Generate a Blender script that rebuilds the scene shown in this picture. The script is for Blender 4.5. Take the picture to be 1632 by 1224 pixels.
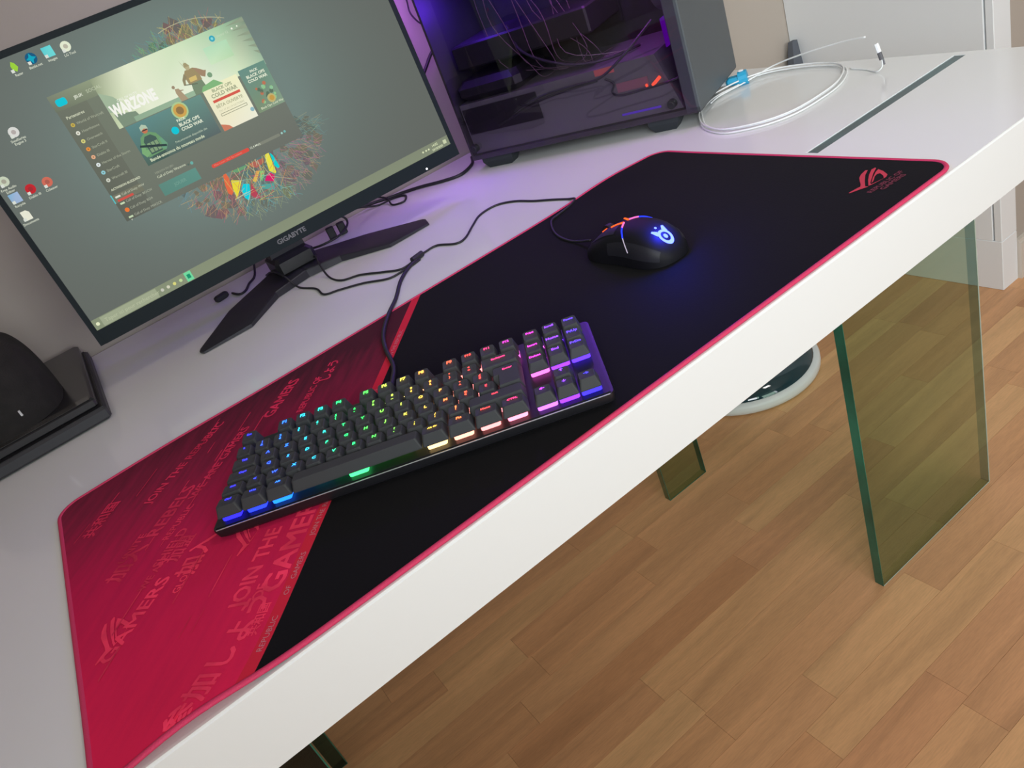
import bpy, math, random
from mathutils import Vector, Matrix
import mathutils

# ------------------------------------------------------------------ clear, camera, light
for o in list(bpy.data.objects): bpy.data.objects.remove(o)
SC = bpy.context.scene
COL = SC.collection
T = 0.755                       # height of the desk top above the floor (m)

cd = bpy.data.cameras.new('camera'); cam = bpy.data.objects.new('camera', cd); COL.objects.link(cam)
cam.location = (0.17860, -0.45061, 0.35071 + T)
cam.rotation_euler = (1.02829, 0.34818, -0.59120)
cd.sensor_fit = 'HORIZONTAL'; cd.sensor_width = 36.0; cd.lens = 36.0 * 1236.2 / 1632.0
cd.clip_start = 0.02; cd.clip_end = 50
SC.camera = cam

world = bpy.data.worlds.new('world'); SC.world = world; world.use_nodes = True
world.node_tree.nodes['Background'].inputs[0].default_value = (0.75, 0.88, 1.0, 1)
world.node_tree.nodes['Background'].inputs[1].default_value = 1.2

def area(name, loc, target, sx, sy, power, color):
    l = bpy.data.lights.new(name, 'AREA'); l.shape = 'RECTANGLE'; l.size = sx; l.size_y = sy
    l.energy = power; l.color = color
    o = bpy.data.objects.new(name, l); COL.objects.link(o); o.location = loc
    o.rotation_euler = (Vector(target) - Vector(loc)).to_track_quat('-Z', 'Y').to_euler()
    return o
area('window_daylight', (0.60, -2.62, 1.50), (0.80, 0.5, 0.9), 1.4, 1.4, 33, (0.95, 0.98, 0.985))
sw = area('side_fill', (-0.25, -1.35, 1.55), (1.85, 0.65, 0.80), 0.8, 0.8, 6.4, (0.90, 0.97, 1.0)); sw.data.spread = math.radians(75)  # added fill with a narrow spread, brightens the cabinet side
area('overhead_fill', (1.45, -0.35, 2.44), (1.45, -0.35, 0), 0.35, 0.35, 7, (1.0, 0.96, 0.92))  # added fill from overhead, no real fixture behind it

SC.view_settings.view_transform = 'Standard'; SC.view_settings.look = 'None'
SC.view_settings.gamma = 1.0; SC.view_settings.exposure = 0.0
SC.view_settings.use_curve_mapping = False
SC.display_settings.display_device = 'sRGB'

# ------------------------------------------------------------------ helpers
def lin(c): return tuple(((x / 255) / 12.92 if x / 255 <= 0.04045 else ((x / 255 + 0.055) / 1.055) ** 2.4) for x in c)

def tag(o, label=None, cat=None, group=None, kind=None):
    if label: o['label'] = label
    if cat: o['category'] = cat
    if group: o['group'] = group
    if kind: o['kind'] = kind
    return o

def empty(name, loc, rz=0.0, **k):
    o = bpy.data.objects.new(name, None); COL.objects.link(o); o.location = loc; o.rotation_euler = (0, 0, rz)
    o.empty_display_size = 0.02
    return tag(o, **k)

class MB:
    """collects shapes and links them as one mesh object"""
    def __init__(s): s.v = []; s.f = []; s.m = []; s.c = []
    def add(s, verts, faces, mi=0, col=None):
        b = len(s.v); s.v += [tuple(p) for p in verts]
        for f in faces: s.f.append(tuple(b + i for i in f)); s.m.append(mi)
        if col is not None:
            s.c += [col] * len(verts) if not isinstance(col, list) else col
        return s
    def box(s, x0, x1, y0, y1, z0, z1, mi=0, M=None, mside=None):
        v = [Vector((x, y, z)) for x in (x0, x1) for y in (y0, y1) for z in (z0, z1)]
        if M is not None: v = [M @ p for p in v]
        f = [(0, 1, 3, 2), (4, 6, 7, 5), (0, 4, 5, 1), (2, 3, 7, 6), (0, 2, 6, 4), (1, 5, 7, 3)]
        return s.add(v, f, mi)
    def bbox(s, x0, x1, y0, y1, z0, z1, r=0.002, mi=0, M=None):
        """box with chamfered edges"""
        loops = []
        for (z, i) in ((z0, r), (z0 + r, 0), (z1 - r, 0), (z1, r)):
            a, b, c, d = x0 + i, x1 - i, y0 + i, y1 - i; q = r
            loops.append([(a + q, c, z), (b - q, c, z), (b, c + q, z), (b, d - q, z), (b - q, d, z), (a + q, d, z), (a, d - q, z), (a, c + q, z)])
        return s.loft(loops, True, mi, M)
    def loft(s, loops, caps=True, mi=0, M=None, closed=True):
        n = len(loops[0]); v = [Vector(p) for l in loops for p in l]
        if M is not None: v = [M @ p for p in v]
        f = []
        for k in range(len(loops) - 1):
            for i in range(n if closed else n - 1):
                j = (i + 1) % n
                f.append((k * n + i, k * n + j, (k + 1) * n + j, (k + 1) * n + i))
        if caps:
            f.append(tuple(reversed(range(n)))); f.append(tuple((len(loops) - 1) * n + i for i in range(n)))
        return s.add(v, f, mi)
    def cyl(s, p0, p1, r0, r1=None, n=16, mi=0, caps=True):
        p0 = Vector(p0); p1 = Vector(p1); r1 = r0 if r1 is None else r1
        d = (p1 - p0).normalized(); a = d.orthogonal().normalized(); b = d.cross(a)
        L = [[p + (a * math.cos(2 * math.pi * i / n) + b * math.sin(2 * math.pi * i / n)) * r for i in range(n)] for p, r in ((p0, r0), (p1, r1))]
        return s.loft(L, caps, mi)
    def prism(s, pts, z0, z1, mi=0, M=None):
        return s.loft([[(x, y, z0) for x, y in pts], [(x, y, z1) for x, y in pts]], True, mi, M)
    def tube(s, pts, r, n=8, mi=0, sub=6, closed=False):
        P = [Vector(p) for p in pts]
        Q = []
        m = len(P)
        rng = range(m if closed else m - 1)
        for i in rng:
            if closed: a, b, c, d = P[(i - 1) % m], P[i], P[(i + 1) % m], P[(i + 2) % m]
            else: a, b, c, d = P[max(i - 1, 0)], P[i], P[i + 1], P[min(i + 2, m - 1)]
            for k in range(sub):
                t = k / sub
                Q.append(0.5 * ((2 * b) + (c - a) * t + (2 * a - 5 * b + 4 * c - d) * t * t + (3 * b - a - 3 * c + d) * t ** 3))
        if not closed: Q.append(P[-1])
        loops = []; up = None
        for i, q in enumerate(Q):
            if closed: t = (Q[(i + 1) % len(Q)] - Q[i - 1])
            else: t = Q[min(i + 1, len(Q) - 1)] - Q[max(i - 1, 0)]
            t = t.normalized() if t.length > 1e-9 else Vector((1, 0, 0))
            if up is None: up = t.orthogonal().normalized()
            up = (up - t * up.dot(t));
            up = up.normalized() if up.length > 1e-6 else t.orthogonal().normalized()
            w = t.cross(up)
            loops.append([q + (up * math.cos(2 * math.pi * k / n) + w * math.sin(2 * math.pi * k / n)) * r for k in range(n)])
        if closed: loops.append(loops[0])
        return s.loft(loops, not closed, mi)
    def mesh(s, name, mats, smooth=False):
        me = bpy.data.meshes.new(name); me.from_pydata([tuple(p) for p in s.v], [], s.f)
        for m in (mats if isinstance(mats, (list, tuple)) else [mats]): me.materials.append(m)
        me.polygons.foreach_set('material_index', s.m)
        if smooth: me.polygons.foreach_set('use_smooth', [True] * len(s.f))
        if s.c and len(s.c) == len(s.v):
            at = me.color_attributes.new('col', 'FLOAT_COLOR', 'POINT')
            for i, c in enumerate(s.c): at.data[i].color = (c[0], c[1], c[2], 1)
        me.update(); me.validate()
        return me
    def build(s, name, mats, parent=None, smooth=False, loc=None, **k):
        return link(name, s.mesh(name, mats, smooth), parent, loc, **k)

def link(name, me, parent=None, loc=None, rz=None, **k):
    o = bpy.data.objects.new(name, me); COL.objects.link(o)
    if parent is not None: o.parent = parent
    if loc is not None: o.location = loc
    if rz is not None: o.rotation_euler = (0, 0, rz)
    return tag(o, **k)

def autosmooth(o, ang=40):
    me = o.data
    me.polygons.foreach_set('use_smooth', [True] * len(me.polygons))
    try: me.set_sharp_from_angle(angle=math.radians(ang))
    except Exception: pass
    return o

def pmat(name, col, rough=0.5, metal=0.0, spec=0.5, bump=None, var=None, emis=None, coat=0.0, sheen=0.0):
    m = bpy.data.materials.new(name); m.use_nodes = True; nt = m.node_tree; b = nt.nodes['Principled BSDF']
    b.inputs['Base Color'].default_value = (*col, 1); b.inputs['Roughness'].default_value = rough
    b.inputs['Metallic'].default_value = metal; b.inputs['Specular IOR Level'].default_value = spec
    b.inputs['Coat Weight'].default_value = coat; b.inputs['Sheen Weight'].default_value = sheen
    if emis: b.inputs['Emission Color'].default_value = (*emis[0], 1); b.inputs['Emission Strength'].default_value = emis[1]
    if bump or var:
        tc = nt.nodes.new('ShaderNodeTexCoord')
    if bump:
        n = nt.nodes.new('ShaderNodeTexNoise'); n.inputs['Scale'].default_value = bump[0]; n.inputs['Detail'].default_value = 3
        bp = nt.nodes.new('ShaderNodeBump'); bp.inputs['Strength'].default_value = bump[1]; bp.inputs['Distance'].default_value = 0.001
        nt.links.new(tc.outputs['Object'], n.inputs['Vector']); nt.links.new(n.outputs['Fac'], bp.inputs['Height'])
        nt.links.new(bp.outputs['Normal'], b.inputs['Normal'])
    if var:
        n = nt.nodes.new('ShaderNodeTexNoise'); n.inputs['Scale'].default_value = var[0]; n.inputs['Detail'].default_value = 4
        r = nt.nodes.new('ShaderNodeMapRange'); r.inputs['From Min'].default_value = 0.3; r.inputs['From Max'].default_value = 0.7
        r.inputs['To Min'].default_value = 1 - var[1]; r.inputs['To Max'].default_value = 1 + var[1]
        mx = nt.nodes.new('ShaderNodeVectorMath'); mx.operation = 'SCALE'; mx.inputs[0].default_value = col
        nt.links.new(tc.outputs['Object'], n.inputs['Vector']); nt.links.new(n.outputs['Fac'], r.inputs['Value'])
        nt.links.new(r.outputs['Result'], mx.inputs['Scale']); nt.links.new(mx.outputs['Vector'], b.inputs['Base Color'])
    return m

def emat(name, col, s=1.0):
    m = bpy.data.materials.new(name); m.use_nodes = True; nt = m.node_tree; nt.nodes.clear()
    e = nt.nodes.new('ShaderNodeEmission'); e.inputs[0].default_value = (*col, 1); e.inputs[1].default_value = s
    o = nt.nodes.new('ShaderNodeOutputMaterial'); nt.links.new(e.outputs[0], o.inputs[0]); return m

def glassmat(name, tint, rough=0.03, ior=1.45, gl=(1, 1, 1)):
    m = bpy.data.materials.new(name); m.use_nodes = True; nt = m.node_tree; nt.nodes.clear()
    t = nt.nodes.new('ShaderNodeBsdfTransparent'); t.inputs[0].default_value = (*tint, 1)
    g = nt.nodes.new('ShaderNodeBsdfGlossy'); g.inputs['Roughness'].default_value = rough; g.inputs[0].default_value = (*gl, 1)
    f = nt.nodes.new('ShaderNodeFresnel'); f.inputs[0].default_value = ior
    mx = nt.nodes.new('ShaderNodeMixShader'); o = nt.nodes.new('ShaderNodeOutputMaterial')
    ge = nt.nodes.new('ShaderNodeNewGeometry'); inv = nt.nodes.new('ShaderNodeMath'); inv.operation = 'SUBTRACT'; inv.inputs[0].default_value = 1.0
    mu = nt.nodes.new('ShaderNodeMath'); mu.operation = 'MULTIPLY'
    nt.links.new(ge.outputs['Backfacing'], inv.inputs[1]); nt.links.new(f.outputs[0], mu.inputs[0]); nt.links.new(inv.outputs[0], mu.inputs[1])
    nt.links.new(mu.outputs[0], mx.inputs[0]); nt.links.new(t.outputs[0], mx.inputs[1]); nt.links.new(g.outputs[0], mx.inputs[2])
    nt.links.new(mx.outputs[0], o.inputs[0]); return m

_tc = {}
def text2d(s, size=1.0, bold=0.0, align='LEFT', shear=0.0, space=1.0):
    """glyph outlines as flat triangles: (verts2d, faces)"""
    key = (s, bold, align, shear, space)
    if key not in _tc:
        cu = bpy.data.curves.new('t', 'FONT'); cu.body = s; cu.size = 1.0; cu.offset = bold; cu.align_x = align
        cu.shear = shear; cu.space_character = space; cu.resolution_u = 2
        ob = bpy.data.objects.new('t', cu); COL.objects.link(ob)
        dg = bpy.context.evaluated_depsgraph_get(); dg.update()
        me = bpy.data.meshes.new_from_object(ob.evaluated_get(dg))
        _tc[key] = ([(v.co.x, v.co.y) for v in me.vertices], [tuple(p.vertices) for p in me.polygons])
        bpy.data.objects.remove(ob); bpy.data.curves.remove(cu); bpy.data.meshes.remove(me)
    v, f = _tc[key]
    return [(x * size, y * size) for x, y in v], f

def rrect(x0, x1, y0, y1, r, n=5):
    pts = []
    for cx, cy, a in ((x1 - r, y0 + r, -90), (x1 - r, y1 - r, 0), (x0 + r, y1 - r, 90), (x0 + r, y0 + r, 180)):
        for i in range(n + 1):
            t = math.radians(a + 90 * i / n); pts.append((cx + r * math.cos(t), cy + r * math.sin(t)))
    return pts

# ------------------------------------------------------------------ materials
M_wall = pmat('wall_paint', (0.44, 0.395, 0.345), 0.9, bump=(90, 0.15), var=(1.3, 0.03))
M_ceil = pmat('ceiling_paint', (0.8, 0.79, 0.76), 0.9)
M_white = pmat('white_lacquer', (0.785, 0.80, 0.785), 0.13, spec=0.5, bump=(6, 0.02))
M_cab = pmat('white_cabinet_lacquer', (0.86, 0.90, 0.92), 0.35)
M_base = pmat('baseboard_paint', (0.66, 0.61, 0.54), 0.6)
M_black = pmat('black_plastic', (0.012, 0.012, 0.014), 0.42, bump=(900, 0.05))
M_bez = pmat('bezel_plastic', (0.010, 0.017, 0.020), 0.55, spec=0.15)
M_stand = pmat('stand_metal', (0.028, 0.028, 0.036), 0.45, metal=0.2)
M_cable = pmat('black_rubber', (0.014, 0.014, 0.018), 0.55)
M_cap = pmat('keycap_plastic', (0.044, 0.047, 0.049), 0.6, spec=0.25, bump=(2500, 0.1))
M_plate = pmat('keyboard_metal', (0.014, 0.014, 0.017), 0.38, metal=0.3)
M_mouse = pmat('mouse_plastic', (0.005, 0.005, 0.008), 0.6, spec=0.2)
M_mouse2 = pmat('mouse_shell', (0.014, 0.014, 0.020), 0.5, spec=0.3)
M_case = pmat('case_steel', (0.085, 0.098, 0.105), 0.45, metal=0.1, bump=(700, 0.05))
M_casein = pmat('case_inner_steel', (0.10, 0.098, 0.105), 0.5)
M_pcb = pmat('circuit_board', (0.01, 0.012, 0.014), 0.4, var=(60, 0.5))
M_pipe = pmat('sleeved_wire', (0.12, 0.07, 0.10), 0.4)
M_smoke = glassmat('smoked_glass', (0.86, 0.82, 0.88), 0.02, 1.5)
M_gface = glassmat('leg_glass', (0.70, 0.81, 0.72), 0.02, 1.45)
M_gedge = pmat('leg_glass_edge', (0.018, 0.16, 0.105), 0.12, spec=0.6, var=(9, 0.45))
M_strip = pmat('glass_inlay', (0.012, 0.06, 0.06), 0.04, spec=0.7, var=(16, 0.6))
M_optic = pmat('white_cord_plastic', (0.85, 0.87, 0.86), 0.35)
M_cyan = pmat('blue_connector_plastic', (0.03, 0.38, 0.62), 0.4)
M_rubber = pmat('foot_rubber', (0.02, 0.025, 0.03), 0.8)
M_fabric = pmat('black_knit', (0.012, 0.011, 0.010), 0.9, bump=(420, 0.8), var=(60, 0.3))
M_boxtop = pmat('glossy_black_case', (0.018, 0.018, 0.02), 0.25)
M_boxfront = pmat('grey_black_case', (0.035, 0.037, 0.042), 0.5)
M_greybag = pmat('grey_board', (0.10, 0.115, 0.14), 0.7)
M_metal = pmat('silver', (0.6, 0.6, 0.6), 0.3, metal=1.0)
M_letter = pmat('grey_print', (0.16, 0.16, 0.17), 0.6)

# ------------------------------------------------------------------ setting
XL, XR, YF, YB, H = -2.0, 3.3, -2.75, 0.975, 2.5
wb = MB().box(XL, XR, YB, YB + 0.1, 0, H).build('wall_back', M_wall, kind='structure')
wl = MB().box(XL - 0.1, XL, YF - 0.1, YB + 0.1, 0, H).build('wall_left', M_wall, kind='structure')
wr = MB().box(XR, XR + 0.1, YF - 0.1, YB + 0.1, 0, H)
wr.box(1.866, XR, 0.485, YB, 0, H)                      # projecting wall beside the cabinet
wr = wr.build('wall_right', M_wall, kind='structure')
wf = MB()
WX0, WX1, WZ0, WZ1 = -0.2, 1.4, 0.75, 2.28
wf.box(XL, WX0, YF - 0.1, YF, 0, H); wf.box(WX1, XR, YF - 0.1, YF, 0, H)
wf.box(WX0, WX1, YF - 0.1, YF, 0, WZ0); wf.box(WX0, WX1, YF - 0.1, YF, WZ1, H)
wf.build('wall_front', M_wall, kind='structure')
win = MB()
for a, b, c, d in ((WX0, WX0 + 0.05, WZ0, WZ1), (WX1 - 0.05, WX1, WZ0, WZ1), (WX0, WX1, WZ0, WZ0 + 0.05), (WX0, WX1, WZ1 - 0.05, WZ1), ((WX0 + WX1) / 2 - 0.03, (WX0 + WX1) / 2 + 0.03, WZ0, WZ1)):
    win.box(a, b, YF - 0.07, YF - 0.02, c, d)
win = win.build('window_1', M_cab, kind='structure')
MB().box(WX0 + 0.05, WX1 - 0.05, YF - 0.05, YF - 0.045, WZ0 + 0.05, WZ1 - 0.05).build('window_pane', glassmat('window_glass', (0.95, 0.97, 0.97)), win)
MB().box(XL - 0.1, XR + 0.1, YF - 0.1, YB + 0.1, H, H + 0.1).build('ceiling', M_ceil, kind='structure')
bb = MB().box(1.867, XR, 0.472, 0.4849, 0, 0.092).box(1.867, XR, 0.476, 0.4849, 0.092, 0.102)
bb.build('baseboard_right', M_base, kind='structure')
MB().box(XL, 1.80, 0.962, 0.9749, 0, 0.10).build('baseboard_back', M_base, kind='structure')

# floor of beech strips
def floormat(name, island):
    m = bpy.data.materials.new(name); m.use_nodes = True; nt = m.node_tree; b = nt.nodes['Principled BSDF']
    N = nt.nodes.new; Lk = nt.links.new
    rnd = N('ShaderNodeNewGeometry').outputs['Random Per Island'] if island else N('ShaderNodeObjectInfo').outputs['Random']
    ramp = N('ShaderNodeValToRGB'); ramp.color_ramp.interpolation = 'LINEAR'
    cols = [(0.0, (188, 137, 96)), (0.25, (207, 158, 113)), (0.45, (200, 149, 106)), (0.6, (214, 170, 121)), (0.8, (194, 141, 102)), (1.0, (210, 164, 116))]
    while len(ramp.color_ramp.elements) < len(cols): ramp.color_ramp.elements.new(0.5)
    for e, (p, c) in zip(ramp.color_ramp.elements, cols): e.position = p; e.color = (*lin(c), 1)
    Lk(rnd, ramp.inputs[0])
    tc = N('ShaderNodeNewGeometry'); mp = N('ShaderNodeMapping'); mp.inputs['Scale'].default_value = (2.2, 26, 1)
    off = N('ShaderNodeVectorMath'); off.operation = 'ADD'
    sc = N('ShaderNodeMath'); sc.operation = 'MULTIPLY'; sc.inputs[1].default_value = 37.0; Lk(rnd, sc.inputs[0])
    Lk(tc.outputs['Position'], mp.inputs['Vector']); Lk(mp.outputs[0], off.inputs[0]); Lk(sc.outputs[0], off.inputs[1])
    n = N('ShaderNodeTexNoise'); n.inputs['Scale'].default_value = 1.0; n.inputs['Detail'].default_value = 6; n.inputs['Distortion'].default_value = 0.8
    Lk(off.outputs[0], n.inputs['Vector'])
    r = N('ShaderNodeMapRange'); r.inputs['From Min'].default_value = 0.3; r.inputs['From Max'].default_value = 0.72
    r.inputs['To Min'].default_value = 0.92; r.inputs['To Max'].default_value = 1.28; Lk(n.outputs['Fac'], r.inputs['Value'])
    # fine pores
    n2 = N('ShaderNodeTexNoise'); n2.inputs['Scale'].default_value = 1.0; n2.inputs['Detail'].default_value = 2
    mp2 = N('ShaderNodeMapping'); mp2.inputs['Scale'].default_value = (45, 500, 1); Lk(tc.outputs['Position'], mp2.inputs['Vector']); Lk(mp2.outputs[0], n2.inputs['Vector'])
    r2 = N('ShaderNodeMapRange'); r2.inputs['From Min'].default_value = 0.35; r2.inputs['From Max'].default_value = 0.6; r2.inputs['To Min'].default_value = 0.92; r2.inputs['To Max'].default_value = 1.02
    Lk(n2.outputs['Fac'], r2.inputs['Value'])
    mm = N('ShaderNodeMath'); mm.operation = 'MULTIPLY'; Lk(r.outputs[0], mm.inputs[0]); Lk(r2.outputs[0], mm.inputs[1])
    s = N('ShaderNodeVectorMath'); s.operation = 'SCALE'; Lk(ramp.outputs[0], s.inputs[0]); Lk(mm.outputs[0], s.inputs['Scale'])
    Lk(s.outputs[0], b.inputs['Base Color']); b.inputs['Roughness'].default_value = 0.42
    return m
M_f1 = floormat('beech_strip', False); M_f2 = floormat('beech_strips_far', True)
floor = MB().box(XL, XR, YF, YB, -0.05, -0.0082).build('floor', pmat('subfloor', (0.12, 0.075, 0.04), 0.8), kind='structure')
random.seed(11)
SW = 0.0635; rest = MB(); nstrip = 0; pm = {}
y = YF; row = 0
while y < YB - 1e-4:
    y1 = min(y + SW, YB); x = XL
    while x < XR - 1e-4:
        ln = random.choice((0.26, 0.33, 0.40, 0.47, 0.54)); x1 = min(x + (ln if x > XL else ln * random.random() + 0.05), XR)
        if XR - x1 < 0.08: x1 = XR
        g = 0.00012
        near = x1 > 0.28 and x < 2.35 and y > -0.42 and y < 0.97
        if near and nstrip < 300:
            key = (round(x1 - x, 3), round(y1 - y, 4))
            if key not in pm:
                w, d = x1 - x, y1 - y
                pm[key] = MB().loft([[(g, g, -0.008), (w - g, g, -0.008), (w - g, d - g, -0.008), (g, d - g, -0.008)],
                                     [(g, g, -0.0006), (w - g, g, -0.0006), (w - g, d - g, -0.0006), (g, d - g, -0.0006)],
                                     [(g * 2, g * 2, 0), (w - 2 * g, g * 2, 0), (w - 2 * g, d - 2 * g, 0), (g * 2, d - 2 * g, 0)]]).mesh('wood_strip', M_f1)
            link('wood_strip', pm[key], floor, (x, y, 0)); nstrip += 1
        else:
            rest.box(x + g, x1 - g, y + g, y1 - g, -0.008, 0)
        x = x1
    y = y1; row += 1
rest.build('far_wood_strips', M_f2, floor, kind='stuff')

# ------------------------------------------------------------------ desk
DX0, DX1, DT = -0.228, 1.228, 0.0696
desk = empty('desk', (0.5, 0.48, 0), label='long white glossy lacquered desk with green glass panel legs', cat='desk')
def dk(x, y): return (x - 0.5, y - 0.48)
slab = MB()
panels = [(0.908, 1.212, 0.1785), (0.85, 0.957, 0.632), (-0.212, 0.088, 0.1785), (-0.212, 0.05, 0.632)]
x0, y0 = dk(DX0, -0.0024); x1, y1 = dk(DX1, 0.969)
# slab with the inlay slot left open (slot at y 0.1785..0.1965 for x 0.9..1.215)
ax, ay0 = dk(0.9135, 0.1785); bx, ay1 = dk(1.2145, 0.1965)
slab.bbox(x0, x1, y0, y1, T - DT, T - 0.0012, 0.0012)
for (a, b, c, d) in ((x0 + .001, x1 - .001, y0 + .001, ay0), (x0 + .001, x1 - .001, ay1, y1 - .001), (x0 + .001, ax, ay0, ay1), (bx, x1 - .001, ay0, ay1)):
    slab.box(a, b, c, d, T - 0.0014, T)
slab.build('desk_top', M_white, desk)
MB().box(ax, bx, ay0, ay1, T - 0.0012, T - 0.0008).build('glass_inlay', M_strip, desk, label='dark green glass strip let into the white top')
MB().box(ax, bx, ay1 - 0.0016, ay1, T - 0.0008, T + 0.0002).build('painted_inlay_highlight', M_optic, desk)  # highlight along the inlay edge, painted as a thin white box
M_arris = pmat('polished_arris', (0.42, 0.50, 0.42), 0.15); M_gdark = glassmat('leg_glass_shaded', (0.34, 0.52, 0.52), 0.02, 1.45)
for (a, b, c) in panels:
    p = MB(); A, Cc = dk(a, c); B, _ = dk(b, c); th = 0.0155; zt = T - DT + 0.0005; ch = 0.0015
    v = [(A, Cc), (B, Cc), (B, Cc + th), (A, Cc + th)]
    p.add([(x, y, 0.0) for x, y in v] + [(x, y, zt) for x, y in v],
          [(0, 1, 5, 4), (2, 3, 7, 6)], 0)
    p.add([(x, y, 0.0) for x, y in v] + [(x, y, zt) for x, y in v],
          [(1, 2, 6, 5) if a < 0.9 else (3, 0, 4, 7), (4, 5, 6, 7)], 1)
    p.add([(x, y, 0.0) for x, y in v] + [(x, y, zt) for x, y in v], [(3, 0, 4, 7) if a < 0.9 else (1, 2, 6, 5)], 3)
    p.add([(x, y, 0.0005) for x, y in v], [(3, 2, 1, 0)], 0)
    # polished arris along the vertical and the lower edges
    p.cyl((A, Cc, 0.001), (A, Cc, zt), 0.0006, n=6, mi=1); p.cyl((B, Cc, 0.001), (B, Cc, zt), 0.0009, n=6, mi=2)
    p.cyl((A, Cc, 0.001), (B, Cc, 0.001), 0.0007, n=6, mi=2)
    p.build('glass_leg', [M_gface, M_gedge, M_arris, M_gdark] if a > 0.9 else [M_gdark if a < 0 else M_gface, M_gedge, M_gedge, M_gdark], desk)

# ------------------------------------------------------------------ cabinet and board beyond the desk
cab = empty('cabinet', (1.83, 0.73, 0), label='tall white cabinet with a plain door standing beyond the right end of the desk', cat='cabinet')
def cb(x, y): return (x - 1.83, y - 0.73)
a, c = cb(1.822, 0.480); b, d = cb(1.8655, 0.974); a3, _ = cb(1.806, 0); _, g1 = cb(0, 0.4965); _, g2 = cb(0, 0.5000)
MB().box(a, b, c + .001, d, 0.128, 2.2).build('cabinet_body', M_cab, cab)
MB().bbox(a3, a - .0002, c, g1, 0.1275, 2.2, 0.0012).build('stile', M_cab, cab)
MB().bbox(a3, a - .0002, g2, d, 0.1275, 2.2, 0.0012).build('cabinet_door', M_cab, cab)
MB().bbox(a3, b, c, d, 0.0, 0.1272, 0.0012).build('plinth', M_cab, cab)
brd = MB(); brd.loft([[(1.755, 0.925, 0.0), (1.80, 0.925, 0.0), (1.80, 0.958, 0.0), (1.755, 0.958, 0.0)],
                      [(1.760, 0.935, 0.54), (1.80, 0.935, 0.54), (1.80, 0.958, 0.54), (1.760, 0.958, 0.54)],
                      [(1.782, 0.945, 0.625), (1.80, 0.945, 0.625), (1.80, 0.958, 0.625), (1.782, 0.958, 0.625)],
                      ])
brd.build('board', M_greybag, label='dark grey slanted board wedged in the corner left of the white cabinet', cat='board')

# round floor appliance under the desk
RC = (1.277, 0.812, 0.0); RR = 0.182
rv = empty('robot_vacuum', RC, label='round white robot vacuum with a dark glossy top on the floor under the desk', cat='vacuum')
def ring(r, z, n=64): return [(r * math.cos(2 * math.pi * i / n), r * math.sin(2 * math.pi * i / n), z) for i in range(n)]
autosmooth(MB().loft([ring(RR - .008, 0.001), ring(RR - .001, 0.006), ring(RR, 0.012), ring(RR, 0.022), ring(RR - .004, 0.027), ring(RR - .016, 0.029)]).build('rim', pmat('white_rim', (0.80, 0.84, 0.86), 0.35), rv), 50)
autosmooth(MB().loft([ring(RR - .014, 0.0292), ring(RR - .017, 0.036), ring(RR - .035, 0.050), ring(RR * .55, 0.066), ring(RR * .2, 0.072)]).build('top_cover', pmat('dark_glossy_cover', (0.012, 0.045, 0.06), 0.05, spec=0.8), rv), 60)
autosmooth(MB().loft([ring(0.033, 0.0722, 24), ring(0.033, 0.080, 24), ring(0.028, 0.083, 24)]).build('sensor_turret', M_black, rv), 40)

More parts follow.
